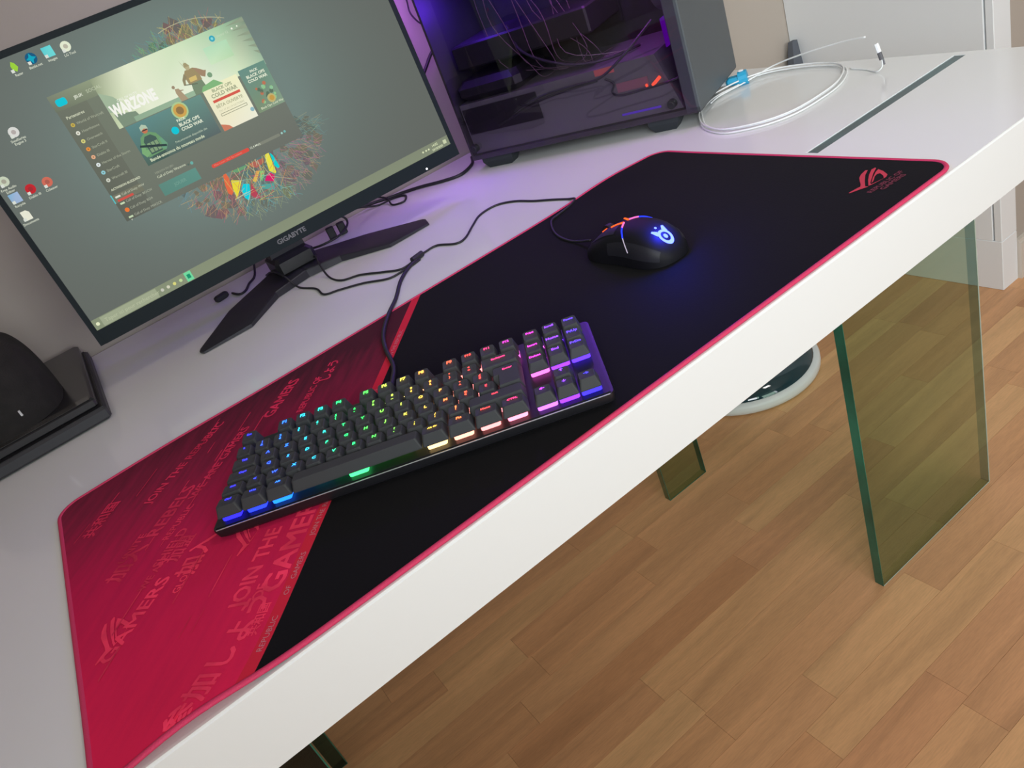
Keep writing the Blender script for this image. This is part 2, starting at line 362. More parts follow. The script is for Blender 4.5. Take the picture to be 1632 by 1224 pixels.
# ------------------------------------------------------------------ desk mat
MW, MD, MZ = 0.90, 0.443, 0.003
def lift(x, y):
    """the pad does not lie perfectly flat: curled front left corner, a wave near the back right corner"""
    z = 0.0065 * math.exp(-((x - 0.065) / 0.05) ** 2 - ((y - 0.0) / 0.05) ** 2)
    z += 0.0045 * math.exp(-((x - 0.80) / 0.07) ** 2 - ((y - 0.443) / 0.05) ** 2)
    z += 0.0020 * math.exp(-((x - 0.12) / 0.10) ** 2 - ((y - 0.45) / 0.03) ** 2)
    return z
SX, SY = 0.35530, 0.42860                       # direction of the printed stripe
SN = math.hypot(SX, SY); sx, sy = SX / SN, SY / SN
def matmat():
    m = bpy.data.materials.new('printed_cloth'); m.use_nodes = True; nt = m.node_tree; b = nt.nodes['Principled BSDF']; N = nt.nodes.new; Lk = nt.links.new
    tc = N('ShaderNodeTexCoord'); sp = N('ShaderNodeSeparateXYZ'); Lk(tc.outputs['Object'], sp.inputs[0])
    def lincomb(a, bb, c):
        m1 = N('ShaderNodeMath'); m1.operation = 'MULTIPLY_ADD'; Lk(sp.outputs['X'], m1.inputs[0]); m1.inputs[1].default_value = a; m1.inputs[2].default_value = c
        m2 = N('ShaderNodeMath'); m2.operation = 'MULTIPLY_ADD'; Lk(sp.outputs['Y'], m2.inputs[0]); m2.inputs[1].default_value = bb; Lk(m1.outputs[0], m2.inputs[2]); return m2.outputs[0]
    # distance to the right of the stripe's right edge
    dist = lincomb(sy, -sx, -(0.119 * sy - 0.0101 * sx))
    isblack = N('ShaderNodeMath'); isblack.operation = 'GREATER_THAN'; isblack.inputs[1].default_value = 0.0; Lk(dist, isblack.inputs[0])
    isred = N('ShaderNodeMath'); isred.operation = 'LESS_THAN'; isred.inputs[1].default_value = -0.0105; Lk(dist, isred.inputs[0])
    # red print fades darker towards the back
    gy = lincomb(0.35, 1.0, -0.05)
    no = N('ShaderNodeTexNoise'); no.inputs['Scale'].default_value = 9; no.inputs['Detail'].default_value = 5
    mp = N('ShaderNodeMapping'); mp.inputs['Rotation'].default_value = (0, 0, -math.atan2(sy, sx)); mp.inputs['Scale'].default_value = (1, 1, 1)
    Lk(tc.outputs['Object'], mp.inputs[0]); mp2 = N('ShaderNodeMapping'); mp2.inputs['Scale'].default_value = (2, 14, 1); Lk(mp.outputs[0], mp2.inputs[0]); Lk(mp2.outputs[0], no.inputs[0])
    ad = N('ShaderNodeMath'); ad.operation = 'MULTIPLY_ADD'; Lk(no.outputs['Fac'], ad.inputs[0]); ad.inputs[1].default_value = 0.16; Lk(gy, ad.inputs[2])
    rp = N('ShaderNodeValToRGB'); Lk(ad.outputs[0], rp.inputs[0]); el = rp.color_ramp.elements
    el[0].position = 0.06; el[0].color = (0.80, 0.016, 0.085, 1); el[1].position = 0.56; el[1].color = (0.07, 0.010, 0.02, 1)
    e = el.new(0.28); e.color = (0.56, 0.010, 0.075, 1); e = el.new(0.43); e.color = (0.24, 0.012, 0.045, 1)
    n3 = N('ShaderNodeTexNoise'); n3.inputs['Scale'].default_value = 500; Lk(tc.outputs['Object'], n3.inputs[0])
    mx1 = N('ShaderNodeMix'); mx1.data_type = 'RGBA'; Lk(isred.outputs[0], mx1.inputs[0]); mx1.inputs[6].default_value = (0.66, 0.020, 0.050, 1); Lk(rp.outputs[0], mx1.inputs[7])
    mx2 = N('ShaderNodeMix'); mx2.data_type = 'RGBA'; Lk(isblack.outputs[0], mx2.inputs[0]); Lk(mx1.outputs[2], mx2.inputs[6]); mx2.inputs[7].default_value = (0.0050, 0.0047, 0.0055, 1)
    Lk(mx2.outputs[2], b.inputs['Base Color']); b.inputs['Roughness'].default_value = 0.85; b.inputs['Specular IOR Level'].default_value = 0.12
    b.inputs['Sheen Weight'].default_value = 0.02; b.inputs['Sheen Roughness'].default_value = 0.4
    bp = N('ShaderNodeBump'); bp.inputs['Strength'].default_value = 0.25; bp.inputs['Distance'].default_value = 0.0005; Lk(n3.outputs['Fac'], bp.inputs['Height']); Lk(bp.outputs[0], b.inputs['Normal'])
    return m
mat = empty('desk_mat', (0, 0, T + 0.0002), label='large black and crimson cloth desk mat with a red stitched edge', cat='desk mat')
NX, NY, CR = 120, 60, 0.026
def inset(y):
    d = min(y, MD - y)
    return 0 if d >= CR else CR - math.sqrt(max(CR * CR - (CR - d) ** 2, 0))
cl = MB(); rows = []
ysamp = sorted(set([MD * j / NY for j in range(NY + 1)] + [CR * k for k in (.03, .1, .25, .45, .7)] + [MD - CR * k for k in (.03, .1, .25, .45, .7)]))
top = []; bot = []
for yy in ysamp:
    i0 = inset(yy) + 0.001; xs = [i0 + (MW - 2 * i0) * i / NX for i in range(NX + 1)]
    top.append([(x, min(max(yy, .001), MD - .001), MZ - 0.0002 + lift(x, yy)) for x in xs]); bot.append([(x, min(max(yy, .001), MD - .001), lift(x, yy)) for x in xs])
n = NX + 1
vt = [p for r in top for p in r]; vb = [p for r in bot for p in r]; K = len(vt)
fc = []
for j in range(len(ysamp) - 1):
    for i in range(NX):
        q = (j * n + i, j * n + i + 1, (j + 1) * n + i + 1, (j + 1) * n + i); fc.append(q); fc.append(tuple(K + k for k in reversed(q)))
cl.add(vt + vb, fc)
cl.build('cloth', matmat(), mat, smooth=True)
edge = MB(); outl = rrect(0, MW, 0, MD, CR, 8); dense = []
for i in range(len(outl)):
    a = Vector(outl[i]); b = Vector(outl[(i + 1) % len(outl)]); k = max(1, int((b - a).length / 0.012))
    for t in range(k): dense.append(a + (b - a) * t / k)
loops = []
for i, p in enumerate(dense):
    t = (dense[(i + 1) % len(dense)] - dense[i - 1]).normalized(); nrm = Vector((-t.y, t.x))   # inward
    base = lift(p.x, p.y); L = []
    for k in range(8):
        a = 2 * math.pi * k / 8; q = p + nrm * (0.0018 + 0.0026 * math.cos(a)); L.append((q.x, q.y, base + 0.0019 + 0.0019 * math.sin(a)))
    loops.append(L)
loops.append(loops[0])
edge.loft(loops, False).build('stitched_edge', pmat('crimson_thread', (0.66, 0.035, 0.12), 0.65, bump=(1500, 0.6)), mat, smooth=True)

# flat print on the cloth
PZ = [0.00015]
def matprint(name, items, m, dz=0, **k):
    dz = PZ[0]; PZ[0] += 0.000006 * len(items)
    mb = MB()
    for it in items:
        dz += 0.000004
        if it[0] == 't':
            _, s, x, y, size, ang, bold, wide = it
            v, f = text2d(s, 1.0, 0.0); ca, sa = math.cos(ang), math.sin(ang)
            pts = [(x + (px * wide * ca - py * sa) * size, y + (px * wide * sa + py * ca) * size) for px, py in v]
        else:
            pts = it[1]; f = [tuple(range(len(pts)))]
        inside = [(min(max(px, .004), MW - .004), min(max(py, .004), MD - .004)) for px, py in pts]
        mb.add([(px, py, MZ + dz - 0.0002 + lift(px, py)) for px, py in inside], f)
        if it[0] == 't' and size > 0.008:
            # heavier strokes: the same glyphs once more, a hair along and up
            for ka, kb2 in ((0.05, 0.0), (0.0, 0.035), (0.05, 0.035)):
                dz += 0.000004; du, dv = size * (ka * ca - kb2 * sa), size * (ka * sa + kb2 * ca)
                mb.add([(px + du, py + dv, MZ + dz - 0.0002 + lift(px + du, py + dv)) for px, py in inside], f)
        if name == 'printed_word' and it[0] == 't': mb.build(name, m, mat, **k); mb = MB()
    return mb.build('printed_line' if name == 'printed_word' else name, m, mat, kind='stuff' if name == 'printed_word' else None) if mb.v else None
SA = math.atan2(sy, sx)
def off(x, y, along=0.0, left=0.0): return (x + sx * along - sy * left, y + sy * along + sx * left)
# stripe lettering, baseline just inside the stripe
M_pw = pmat('pale_print', (0.62, 0.20, 0.24), 0.8)
sb = (0.119, 0.0101)
it = []
for s, a in (('REPUBLIC', 0.010), ('OF', 0.062), ('GAMERS', 0.078), ('JOIN THE REPUBLIC', 0.125), ('REPUBLIC OF GAMERS', 0.265), ('JOIN THE REPUBLIC', 0.40)):
    px, py = off(*sb, a, 0.0028); it.append(('t', s, px, py, 0.0066, SA, 0.02, 1.15))
matprint('printed_word', it, M_pw)
M_pr = pmat('crimson_print', (0.98, 0.050, 0.125), 0.85, spec=0.1, var=(30, 0.25))
M_pd = pmat('dull_crimson_print', (0.72, 0.035, 0.095), 0.85, spec=0.1, var=(30, 0.3))
it = [('t', 'GAMERS', *off(0.1570, 0.0660, 0, 0.0055), 0.0270, SA, 0.004, 1.16),
      ('t', 'JOIN THE', *off(0.1300, 0.0770, 0, 0.006), 0.0205, SA, 0.004, 1.0),
      ('t', 'OF', *off(0.1400, 0.0720, 0, 0.003), 0.0130, SA, 0.03, 1.1),
      ('t', '参加しよう', *off(0.0760, 0.0245, -0.036, -0.009), 0.0245, SA - 0.12, 0.022, 1.0),
      ('t', '共和国', *off(0.1240, 0.0400, 0, 0), 0.0105, SA, 0.0, 1.0),
      ('t', '加入', *off(0.1010, 0.1640, 0, 0), 0.0240, SA, 0.02, 1.0),
      ('t', 'GAMERS', *off(0.0240, 0.1210, 0, 0.0), 0.0185, SA - 0.1, 0.004, 1.25),
      ('t', 'GLOBAL', *off(0.0860, 0.1520, 0, 0.0), 0.0100, SA, 0.01, 1.0)]
matprint('printed_word', it, M_pr)
random.seed(5)
it = [('t', '加入', *off(0.0440, 0.2240, 0, 0), 0.0230, SA - 0.1, 0.02, 1.0),
      ('t', 'REBELS', *off(0.0850, 0.2600, 0, 0), 0.0210, SA - 0.1, 0.03, 1.1),
      ('t', 'REPUBLIC', *off(0.0930, 0.2420, 0, 0), 0.0110, SA - 0.1, 0.02, 1.0),
      ('t', 'UNITE', *off(0.0520, 0.2500, 0, 0), 0.0120, SA - 0.1, 0.02, 1.1),
      ('t', '加盟', *off(0.0930, 0.1980, 0, 0), 0.0170, SA - 0.1, 0.02, 1.0),
      ('t', 'SHIELD', *off(0.0800, 0.2060, 0, 0), 0.0150, SA - 0.1, 0.03, 1.0),
      ('t', 'WE ARE', *off(0.0620, 0.1870, 0, 0), 0.0110, SA - 0.1, 0.02, 1.0),
      ('t', 'WE ARE GAMERS', *off(0.1300, 0.2850, 0, 0.0), 0.0150, SA - 0.1, 0.0, 1.0),
      ('t', '共和国', *off(0.0300, 0.3350, 0, 0.0), 0.0180, SA, 0.0, 1.0),
      ('t', 'JOIN THE REPUBLIC', *off(0.0900, 0.3300, 0, 0.0), 0.0150, SA - 0.2, 0.0, 1.0),
      ('t', 'GAMERS', *off(0.2350, 0.3550, 0, 0.0), 0.0200, SA - 0.1, 0.0, 1.0),
      ('t', 'REPUBLIC OF', *off(0.2750, 0.3400, -0.02, 0.0), 0.0120, SA, 0.0, 1.0),
      ('t', 'しよう', *off(0.3200, 0.3750, -0.02, 0.0), 0.0160, SA, 0.0, 1.0)]
for k in range(26):
    x = 0.012 + random.random() * 0.20; yq = 0.03 + random.random() * 0.36
    if (x - 0.119) * sy - (yq - 0.0101) * sx > -0.06: continue
    px, py = x, yq; ln = 0.02 + random.random() * 0.05; w = 0.0006 + random.random() * 0.0012
    q = [off(px, py), off(px, py, ln), off(px, py, ln - 0.002, w), off(px, py, 0.002, w)]
    it.append(('p', q))
matprint('printed_word', it, M_pd)
# eye shaped emblem at the right corner
RA = [(0.8688, 0.083), (0.8593, 0.0814), (0.8509, 0.0776), (0.8442, 0.0722), (0.8377, 0.0665), (0.8325, 0.0631), (0.8319, 0.057), (0.8449, 0.0669), (0.8584, 0.0757), (0.8698, 0.0808)]
RB = [(0.8762, 0.0765), (0.8716, 0.0776), (0.8589, 0.0717), (0.848, 0.0651), (0.8362, 0.0565), (0.8379, 0.0542), (0.8416, 0.0582), (0.8538, 0.0646), (0.8635, 0.0698), (0.8749, 0.0745)]
RCp = [(0.873, 0.0707), (0.8694, 0.0625), (0.8624, 0.0528), (0.8569, 0.0505), (0.8533, 0.0508), (0.8592, 0.0555), (0.8642, 0.0625), (0.8618, 0.0644), (0.8569, 0.0635), (0.846, 0.0577), (0.8418, 0.0569), (0.8526, 0.063), (0.8665, 0.0691)]
RD = [(0.8533, 0.0508), (0.8407, 0.0547), (0.8362, 0.0565), (0.8351, 0.0557), (0.8394, 0.0538), (0.854, 0.0505)]
RE = [(0.8336, 0.0547), (0.8274, 0.0588), (0.8167, 0.0647), (0.8178, 0.0662), (0.8266, 0.0646), (0.8325, 0.0631), (0.8338, 0.0583)]
M_em = pmat('red_emblem_print', (0.55, 0.03, 0.06), 0.7); M_em2 = pmat('dull_red_print', (0.16, 0.02, 0.04), 0.8)
matprint('eye_emblem', [('p', q) for q in (RA, RB, RCp, RD, RE)], M_em)
matprint('printed_word', [('t', 'REPUBLIC OF', 0.8205, 0.0425, 0.0082, -0.05, 0.01, 1.05), ('t', 'GAMERS', 0.8290, 0.0345, 0.0082, -0.05, 0.01, 1.15)], M_em2)
# smaller emblem printed on the red end
ec = (0.028, 0.150)
def emb(p, s=1.0): 
    px, py = p[0] - 0.845, p[1] - 0.065; a = SA + 0.1
    return (ec[0] + (px * math.cos(a) - py * math.sin(a)) * s, ec[1] + (px * math.sin(a) + py * math.cos(a)) * s)
matprint('crimson_emblem', [('p', [emb(p, 0.85) for p in q]) for q in (RA, RB, RCp, RD, RE)], M_pr)
ec = (0.150, 0.165)
matprint('crimson_emblem', [('p', [emb(p, 0.75) for p in q]) for q in (RA, RB, RCp, RD, RE)], M_pr)

# ------------------------------------------------------------------ keyboard
U = 0.01905; KZ = T + 0.0002 + MZ + 0.0002
kb = empty('keyboard', (0.1395, 0.1881, KZ), -0.5101, label='black mechanical keyboard with rainbow backlit keys on the desk mat', cat='keyboard')
KX0, KX1, KY0, KY1 = -0.0065, 18.25 * U + 0.0075, -0.0068, 6.25 * U + 0.012
cs = MB(); L = []
for z, i in ((0.0, 0.004), (0.003, 0.001), (0.0095, 0.0), (0.0112, 0.0004)):
    L.append([(x, y, z) for x, y in rrect(KX0 + i, KX1 - i, KY0 + i, KY1 - i, 0.005, 3)])
cs.loft(L); autosmooth(cs.build('case', M_plate, kb), 30)
lip = MB(); lip.tube([(KX0 + .004, KY0 + .0004, 0.0112), (KX1 - .004, KY0 + .0004, 0.0112)], 0.00045, 6, sub=1)
lip.build('painted_lip_highlight', pmat('lip_highlight_paint', (0.55, 0.56, 0.58), 0.35, metal=0.6), kb)  # edge highlight of the case lip, put in as a bright tube
plate = MB().box(KX0 + .003, KX1 - .003, KY0 + .003, KY1 - .003, 0.0112, 0.0118).build('key_plate', pmat('glossy_black_plate', (0.009, 0.009, 0.011), 0.42, spec=0.35), kb)
for (a, b) in ((KX0 + .012, KY1 - .016), (KX1 - .032, KY1 - .016)):
    pass

HUES = [(0, (25, 8, 255)), (1.5, (20, 20, 255)), (3, (0, 85, 255)), (4.2, (0, 160, 255)), (5.2, (0, 225, 205)), (6.2, (0, 235, 130)), (7.2, (0, 225, 80)),
        (8.6, (110, 225, 60)), (9.8, (230, 215, 60)), (10.8, (250, 190, 60)), (11.9, (255, 115, 45)), (13, (255, 60, 40)), (14.4, (255, 30, 70)),
        (15.3, (235, 30, 200)), (15.9, (185, 40, 255)), (16.8, (110, 40, 255)), (17.8, (45, 30, 255)), (20, (25, 20, 255))]
def hue(x):
    x = min(max(x, 0), 19.9)
    for (a, ca), (b, cb_) in zip(HUES, HUES[1:]):
        if a <= x <= b:
            t = (x - a) / (b - a); return tuple(ca[i] * (1 - t) + cb_[i] * t for i in range(3))
_hm = {}
def hmat(x, kind):
    k = (round(x * 1.5), kind)
    if k not in _hm:
        c = lin(hue(round(x * 1.5) / 1.5))
        if kind == 'legend': _hm[k] = emat('legend_light', tuple(min(1, v + 0.03) for v in c), 3.6)
        else:
            w = 0.012 if x < 4 or x > 16 else (0.05 if x < 9.5 else (0.22 if x < 15 else 0.10))
            _hm[k] = emat('switch_light', tuple(v * (1 - w) + w for v in c), 3.2)
    return _hm[k]

def cap_mesh(w, d, prof):
    W, D = w * U - 0.0009, d * U - 0.0009; h, tf, tb, ts, tilt = prof
    L = []
    def lp(x0, x1, y0, y1, z, r, zf=0.0):
        return [(x, y, z + zf * ((y - y0) / (y1 - y0) - 0.5)) for x, y in rrect(x0, x1, y0, y1, r, 2)]
    x0, y0 = 0.00045, 0.00045; x1, y1 = x0 + W, y0 + D
    L.append(lp(x0, x1, y0, y1, 0.0168, 0.0012))
    L.append(lp(x0, x1, y0, y1, 0.0178, 0.0012))
    L.append(lp(x0 + ts - .0004, x1 - ts + .0004, y0 + tf - .0004, y1 - tb + .0004, 0.0178 + h - 0.0005, 0.0018, tilt))
    L.append(lp(x0 + ts, x1 - ts, y0 + tf, y1 - tb, 0.0178 + h, 0.0018, tilt))
    dish = 0.0006 if W < 0.05 else 0.0
    L.append(lp(x0 + ts + .003, x1 - ts - .003, y0 + tf + .003, y1 - tb - .003, 0.0178 + h - dish, 0.0012, tilt * .6))
    return L
PROF = {0: (0.0085, 0.0030, 0.0020, 0.0026, -0.0010), 1: (0.0082, 0.0028, 0.0022, 0.0026, -0.0004), 2: (0.0080, 0.0027, 0.0023, 0.0026, 0.0),
        3: (0.0084, 0.0028, 0.0022, 0.0026, 0.0008), 4: (0.0095, 0.0030, 0.0020, 0.0026, 0.0016), 5: (0.0100, 0.0032, 0.0018, 0.0026, 0.0018)}
_cm = {}; _sw = MB().bbox(0.0010, U - 0.0010, 0.0016, U - 0.0026, 0.0120, 0.0160, 0.0008).mesh('switch_light', None); _sw.materials.clear()
_swm = {}
def key(lbl, x, row, w=1.0, yrow=None, size=0.0048, poly=None):
    yr = {0: 0, 1: 1, 2: 2, 3: 3, 4: 4, 5: 5.25}[row] if yrow is None else yrow
    prof = PROF[row]; k = (w, row)
    if poly is None:
        if k not in _cm: _cm[k] = MB().loft(cap_mesh(w, 1.0, prof)).mesh('keycap', M_cap)
        me = _cm[k]
    else: me = poly
    cap = link('keycap', me, kb, (x * U, yr * U, 0))
    hx = x + w / 2 + 0.22 * yr
    if x > 15: hx = x + w / 2 - 0.03 * yr
    # light of the switch below the cap
    mm = hmat(hx, 'switch')
    if mm.name not in _swm:
        c = _sw.copy(); c.materials.append(mm); _swm[mm.name] = c
    link('switch_light', _swm[mm.name], kb, ((x + w / 2 - 0.5) * U, yr * U, 0))
    if lbl:
        h, tf, tb, ts, tilt = prof
        lines = lbl.split('\n'); mb = MB()
        for li, s in enumerate(lines):
            sz = size if len(s) < 3 else size * (0.72 if len(s) < 5 else 0.60)
            v, f = text2d(s, sz * 1.12, 0.035, 'CENTER')
            cx = w * U / 2; ytop = U - 0.00045 - tb; cy = ytop - 0.0058 - li * sz * 1.05 + (0.0008 if len(s) > 2 else 0)
            if len(lines) > 1: cy += 0.0012
            pts = []
            for a, b in v:
                py = cy + b; fr = (py - tf) / (ytop - tf) - 0.5
                pts.append((cx + a, py, 0.0178 + h + tilt * fr + 0.00015))
            mb.add(pts, f)
        mb.build('legend', hmat(hx, 'legend'), cap)
    return cap

R0 = [('Ctrl', 1.25), ('Win', 1.25), ('Alt', 1.25), ('', 6.25), ('Alt Gr', 1.25), ('Fn', 1.25), ('Menu', 1.25), ('CTRL', 1.25)]
R1 = [('Shift', 1.25), ('<', 1)] + [(c, 1) for c in ['W', 'X', 'C', 'V', 'B', 'N', '?\n,', '.\n;', '/\n:', '§\n!']] + [('Shift', 2.75)]
R2 = [('Caps', 1.75)] + [(c, 1) for c in ['Q', 'S', 'D', 'F', 'G', 'H', 'J', 'K', 'L', 'M', '%\nù', 'µ\n*']]
R3 = [('Tab', 1.5)] + [(c, 1) for c in ['A', 'Z', 'E', 'R', 'T', 'Y', 'U', 'I', 'O', 'P', '"\n^', '£\n$']]
R4 = [(c, 1) for c in ['²', '1\n&', '2\né', '3\n"', "4\n'", '5\n(', '6\n-', '7\nè', '8\n_', '9\nç', '0\nà', '°\n)', '+\n=']] + [('Backspace', 2.0)]
for row, R in enumerate((R0, R1, R2, R3, R4)):
    x = 0.0
    for s, w in R:
        key(s, x, row, w, size=0.0048 if '\n' not in s else 0.0038); x += w
key('Esc', 0, 5)
for i in range(12): key('F%d' % (i + 1), 2 + i + (0.5 if i >= 4 else 0) + (0.5 if i >= 8 else 0), 5, size=0.0052)
for i, s in enumerate(('Print', 'Scroll', 'Pause')): key(s, 15.25 + i, 5, size=0.0058)
for i, s in enumerate(('Insert', 'Home', 'PgUp')): key(s, 15.25 + i, 4, size=0.0058)
for i, s in enumerate(('Delete', 'End', 'PgDn')): key(s, 15.25 + i, 3, size=0.0058)
key('↑', 16.25, 1)
for i, s in enumerate(('←', '↓', '→')): key(s, 15.25 + i, 0)
# the tall stepped enter key
def lp2(i, z):
    g = 0.00045
    a, b, c, d, e, f = 0.25 * U + g + i, 1.5 * U - g - i, 0 + g + i * 1.1, 2 * U - g - i, 0 + g + i, 1 * U + g + i
    return [(a, c, z), (b - .001, c, z), (b, c + .001, z), (b, d - .001, z), (b - .001, d, z), (e + .001, d, z), (e, d - .001, z), (e, f, z), (a, f, z), (a, c + .001, z)]
em = MB().loft([lp2(0, 0.0168), lp2(0, 0.0178), lp2(0.0023, 0.0257), lp2(0.0027, 0.0261)]).mesh('keycap', M_cap)
ent = link('keycap', em, kb, (13.5 * U, 2 * U, 0))
v, f = text2d('Enter', 0.0042, 0.02, 'CENTER')
MB().add([(a + 0.85 * U, b + 1.45 * U, 0.0263) for a, b in v], f).build('legend', hmat(14.6, 'legend'), ent)
key_l = hmat(14.6, 'switch')
c = _sw.copy(); c.materials.append(key_l); link('switch_light', c, kb, (13.85 * U, 2.4 * U, 0))

# ------------------------------------------------------------------ mouse
ms = empty('mouse', (0.6480, 0.2115, T + 0.0002 + MZ), math.radians(4), label='black gaming mouse with a glowing blue emblem on the desk mat', cat='mouse')
ML, MWd, MH = 0.066, 0.0345, 0.0385       # half length, half width, height
def mhw(t):     # half width along t in -1..1 (1 = front)
    e = (1 - abs(t) ** 3.2); return MWd * max(e, 0) ** 0.42 * (0.93 - 0.07 * math.cos(math.pi * t * 1.1))
def mh(t):
    e = max(1 - abs(t) ** 3.0, 0) ** 0.5
    return (MH * (0.80 + 0.20 * math.cos((t + 0.28) * 1.9)) * e) * (1.0 if t < 0.2 else 1 - 0.30 * ((t - 0.2) / 0.8) ** 1.4)
def msf(t, ph, k=1.0):   # ph 0 = right base, pi = left base
    c_, s_ = math.cos(ph), math.sin(ph)
    x = mhw(t) * (abs(c_) ** 0.80) * (1 if c_ >= 0 else -1) * k * (1 - 0.05 * s_)
    z = 0.0012 + mh(t) * (abs(s_) ** 0.62) * k
    return (x, t * ML, z)
mb = MB(); L = []
ts = [math.sin(math.pi / 2 * (-1 + 2 * i / 28)) * 0.9985 for i in range(29)]
for t in ts: L.append([msf(t, math.pi * k / 24) for k in range(25)])
mb.loft(L, True); autosmooth(mb.build('shell', M_mouse, ms), 50)
# side grip panels
for sgn in (0, 1):
    g = MB(); L = []
    for i in range(13):
        t = -0.88 + 1.05 * i / 12; row_ = []
        for k in range(6):
            ph = math.radians(8 + 34 * k / 5 * (1 - 0.35 * (i / 12))); ph = ph if sgn == 0 else math.pi - ph
            p = Vector(msf(t, ph, 1.012)); row_.append(p)
        L.append(row_)
    g.loft(L, False, closed=False).build('side_grip', M_mouse2, ms, smooth=True)
# left and right buttons
for sgn in (0, 1):
    g = MB(); L = []
    for i in range(11):
        t = 0.06 + 0.90 * i / 10; row_ = []
        for k in range(7):
            ph = math.radians(50 + 33 * k / 6); ph = ph if sgn == 0 else math.pi - ph
            row_.append(Vector(msf(t, ph, 1.014)))
        L.append(row_)
    g.loft(L, False, closed=False).build('mouse_button', M_mouse2, ms, smooth=True)
# wheel
wy = 0.033; wz = msf(wy / ML, math.pi / 2)[2]
g = MB(); g.cyl((-0.0035, wy, wz - 0.004), (0.0035, wy, wz - 0.004), 0.0085, n=24); g.build('scroll_wheel', M_mouse2, ms)
# light line from the wheel round the left and the right flank
M_l = [emat('orange_light', lin((255, 96, 40)), 1.6), emat('pink_light', lin((235, 110, 190)), 1.4), emat('blue_line_light', lin((40, 60, 255)), 1.6), emat('pale_light', lin((190, 180, 200)), 1.0)]
def mp_(t, deg, sgn): return Vector(msf(t, math.radians(deg if sgn else 180 - deg), 1.018))
for sgn in (1, 0):
    g = MB()
    g.tube([mp_(.24, 106, sgn), mp_(.16, 101, sgn), mp_(.05, 95, sgn), mp_(.01, 95, sgn)], 0.0011, 6, 0, 4)
    g.tube([mp_(.01, 95, sgn), mp_(-.03, 103, sgn), mp_(-.07, 112, sgn)], 0.0010, 6, 1, 4)
    g.tube([mp_(-.07, 112, sgn), mp_(-.13, 124, sgn), mp_(-.20, 138, sgn)], 0.0009, 6, 2, 4)
    g.tube([mp_(-.20, 138, sgn), mp_(-.28, 152, sgn), mp_(-.34, 164, sgn)], 0.0006, 6, 3, 4)
    g.build('light_line', M_l, ms)
g = MB(); g.tube([mp_(.56, 100, 1), mp_(.52, 97, 1), mp_(.49, 93, 1)], 0.0009, 6, 0, 4); g.build('light_line', M_l, ms)
# glowing emblem on the palm rest
em_ = MB(); t0 = -0.80; ez = None
def surfz(x, y):
    t = y / ML; hw = mhw(t); c_ = min(abs(x) / max(hw, 1e-5), 0.999) ** (1 / 0.80); s_ = math.sqrt(1 - c_ * c_)
    return 0.0012 + mh(t) * s_ ** 0.62 + 0.0004
def flat(pts): return [(x, y, surfz(x, y)) for x, y in pts]
ey = t0 * ML
def ringp(r0, r1, n=28):
    A = [(r0 * math.cos(2 * math.pi * i / n), ey + r0 * math.sin(2 * math.pi * i / n)) for i in range(n)]
    B = [(r1 * math.cos(2 * math.pi * i / n), ey + r1 * math.sin(2 * math.pi * i / n)) for i in range(n)]
    em_.add(flat(A + B), [(i, (i + 1) % n, n + (i + 1) % n, n + i) for i in range(n)])
ringp(0.0046, 0.0074); n = 14
em_.add(flat([(0.0022 * math.cos(2 * math.pi * i / n), ey + 0.0022 * math.sin(2 * math.pi * i / n)) for i in range(n)]), [tuple(range(n))])
for sg in (-1, 1):
    em_.add(flat([(sg * 0.003, ey + 0.0072), (sg * 0.0072, ey + 0.003), (sg * 0.0092, ey + 0.0105), (sg * 0.0070, ey + 0.0112)]), [(0, 1, 2, 3) if sg < 0 else (3, 2, 1, 0)])
em_.add(flat([(0.0014 * math.cos(2 * math.pi * i / n), ey + 0.0120 + 0.0014 * math.sin(2 * math.pi * i / n)) for i in range(n)]), [tuple(range(n))])
em_.build('glowing_emblem', emat('blue_emblem_light', (0.07, 0.11, 1.0), 7.0), ms)
pl = bpy.data.lights.new('mouse_glow_fill', 'POINT'); pl.energy = 0.32; pl.color = (0.02, 0.03, 1.0); pl.shadow_soft_size = 0.008
po = bpy.data.objects.new('mouse_glow_fill', pl); COL.objects.link(po); po.parent = ms; po.location = (0, ey, surfz(0, ey) + 0.012)  # added lamp floating above the emblem to spread its blue glow

# ------------------------------------------------------------------ monitor
MY, MT = -0.0042, 0.0734
mon = empty('monitor', (0.4244, 0.80, T), MY, label='widescreen black monitor switched on, showing a game launcher window', cat='monitor')
# frame of the panel: origin at the screen's lower left corner, u right, v up, w toward the viewer
R = Matrix.Rotation(MY, 4, 'Z'); up = Vector((0, math.sin(MT), math.cos(MT))); rt = Vector((1, 0, 0)); nw = Vector((0, -math.cos(MT), math.sin(MT)))
o_w = Vector((0.1257, 0.7258, 0.0878)); o_l = R.to_3x3().inverted() @ (o_w - Vector((0.4244, 0.80, 0)))
PM = Matrix(((rt.x, up.x, nw.x, o_l.x), (rt.y, up.y, nw.y, o_l.y), (rt.z, up.z, nw.z, o_l.z), (0, 0, 0, 1)))
SWd, SH = 0.598, 0.3365
bz = MB()
bz.box(-0.0075, 0.0, -0.0205, SH + 0.008, -0.012, 0.0012, M=PM); bz.box(SWd, SWd + 0.0075, -0.0205, SH + 0.008, -0.012, 0.0012, M=PM)
bz.box(0, SWd, SH, SH + 0.008, -0.012, 0.0012, M=PM); bz.box(0, SWd, -0.0205, 0.0, -0.012, 0.0028, M=PM)
bz.build('bezel', M_bez, mon)
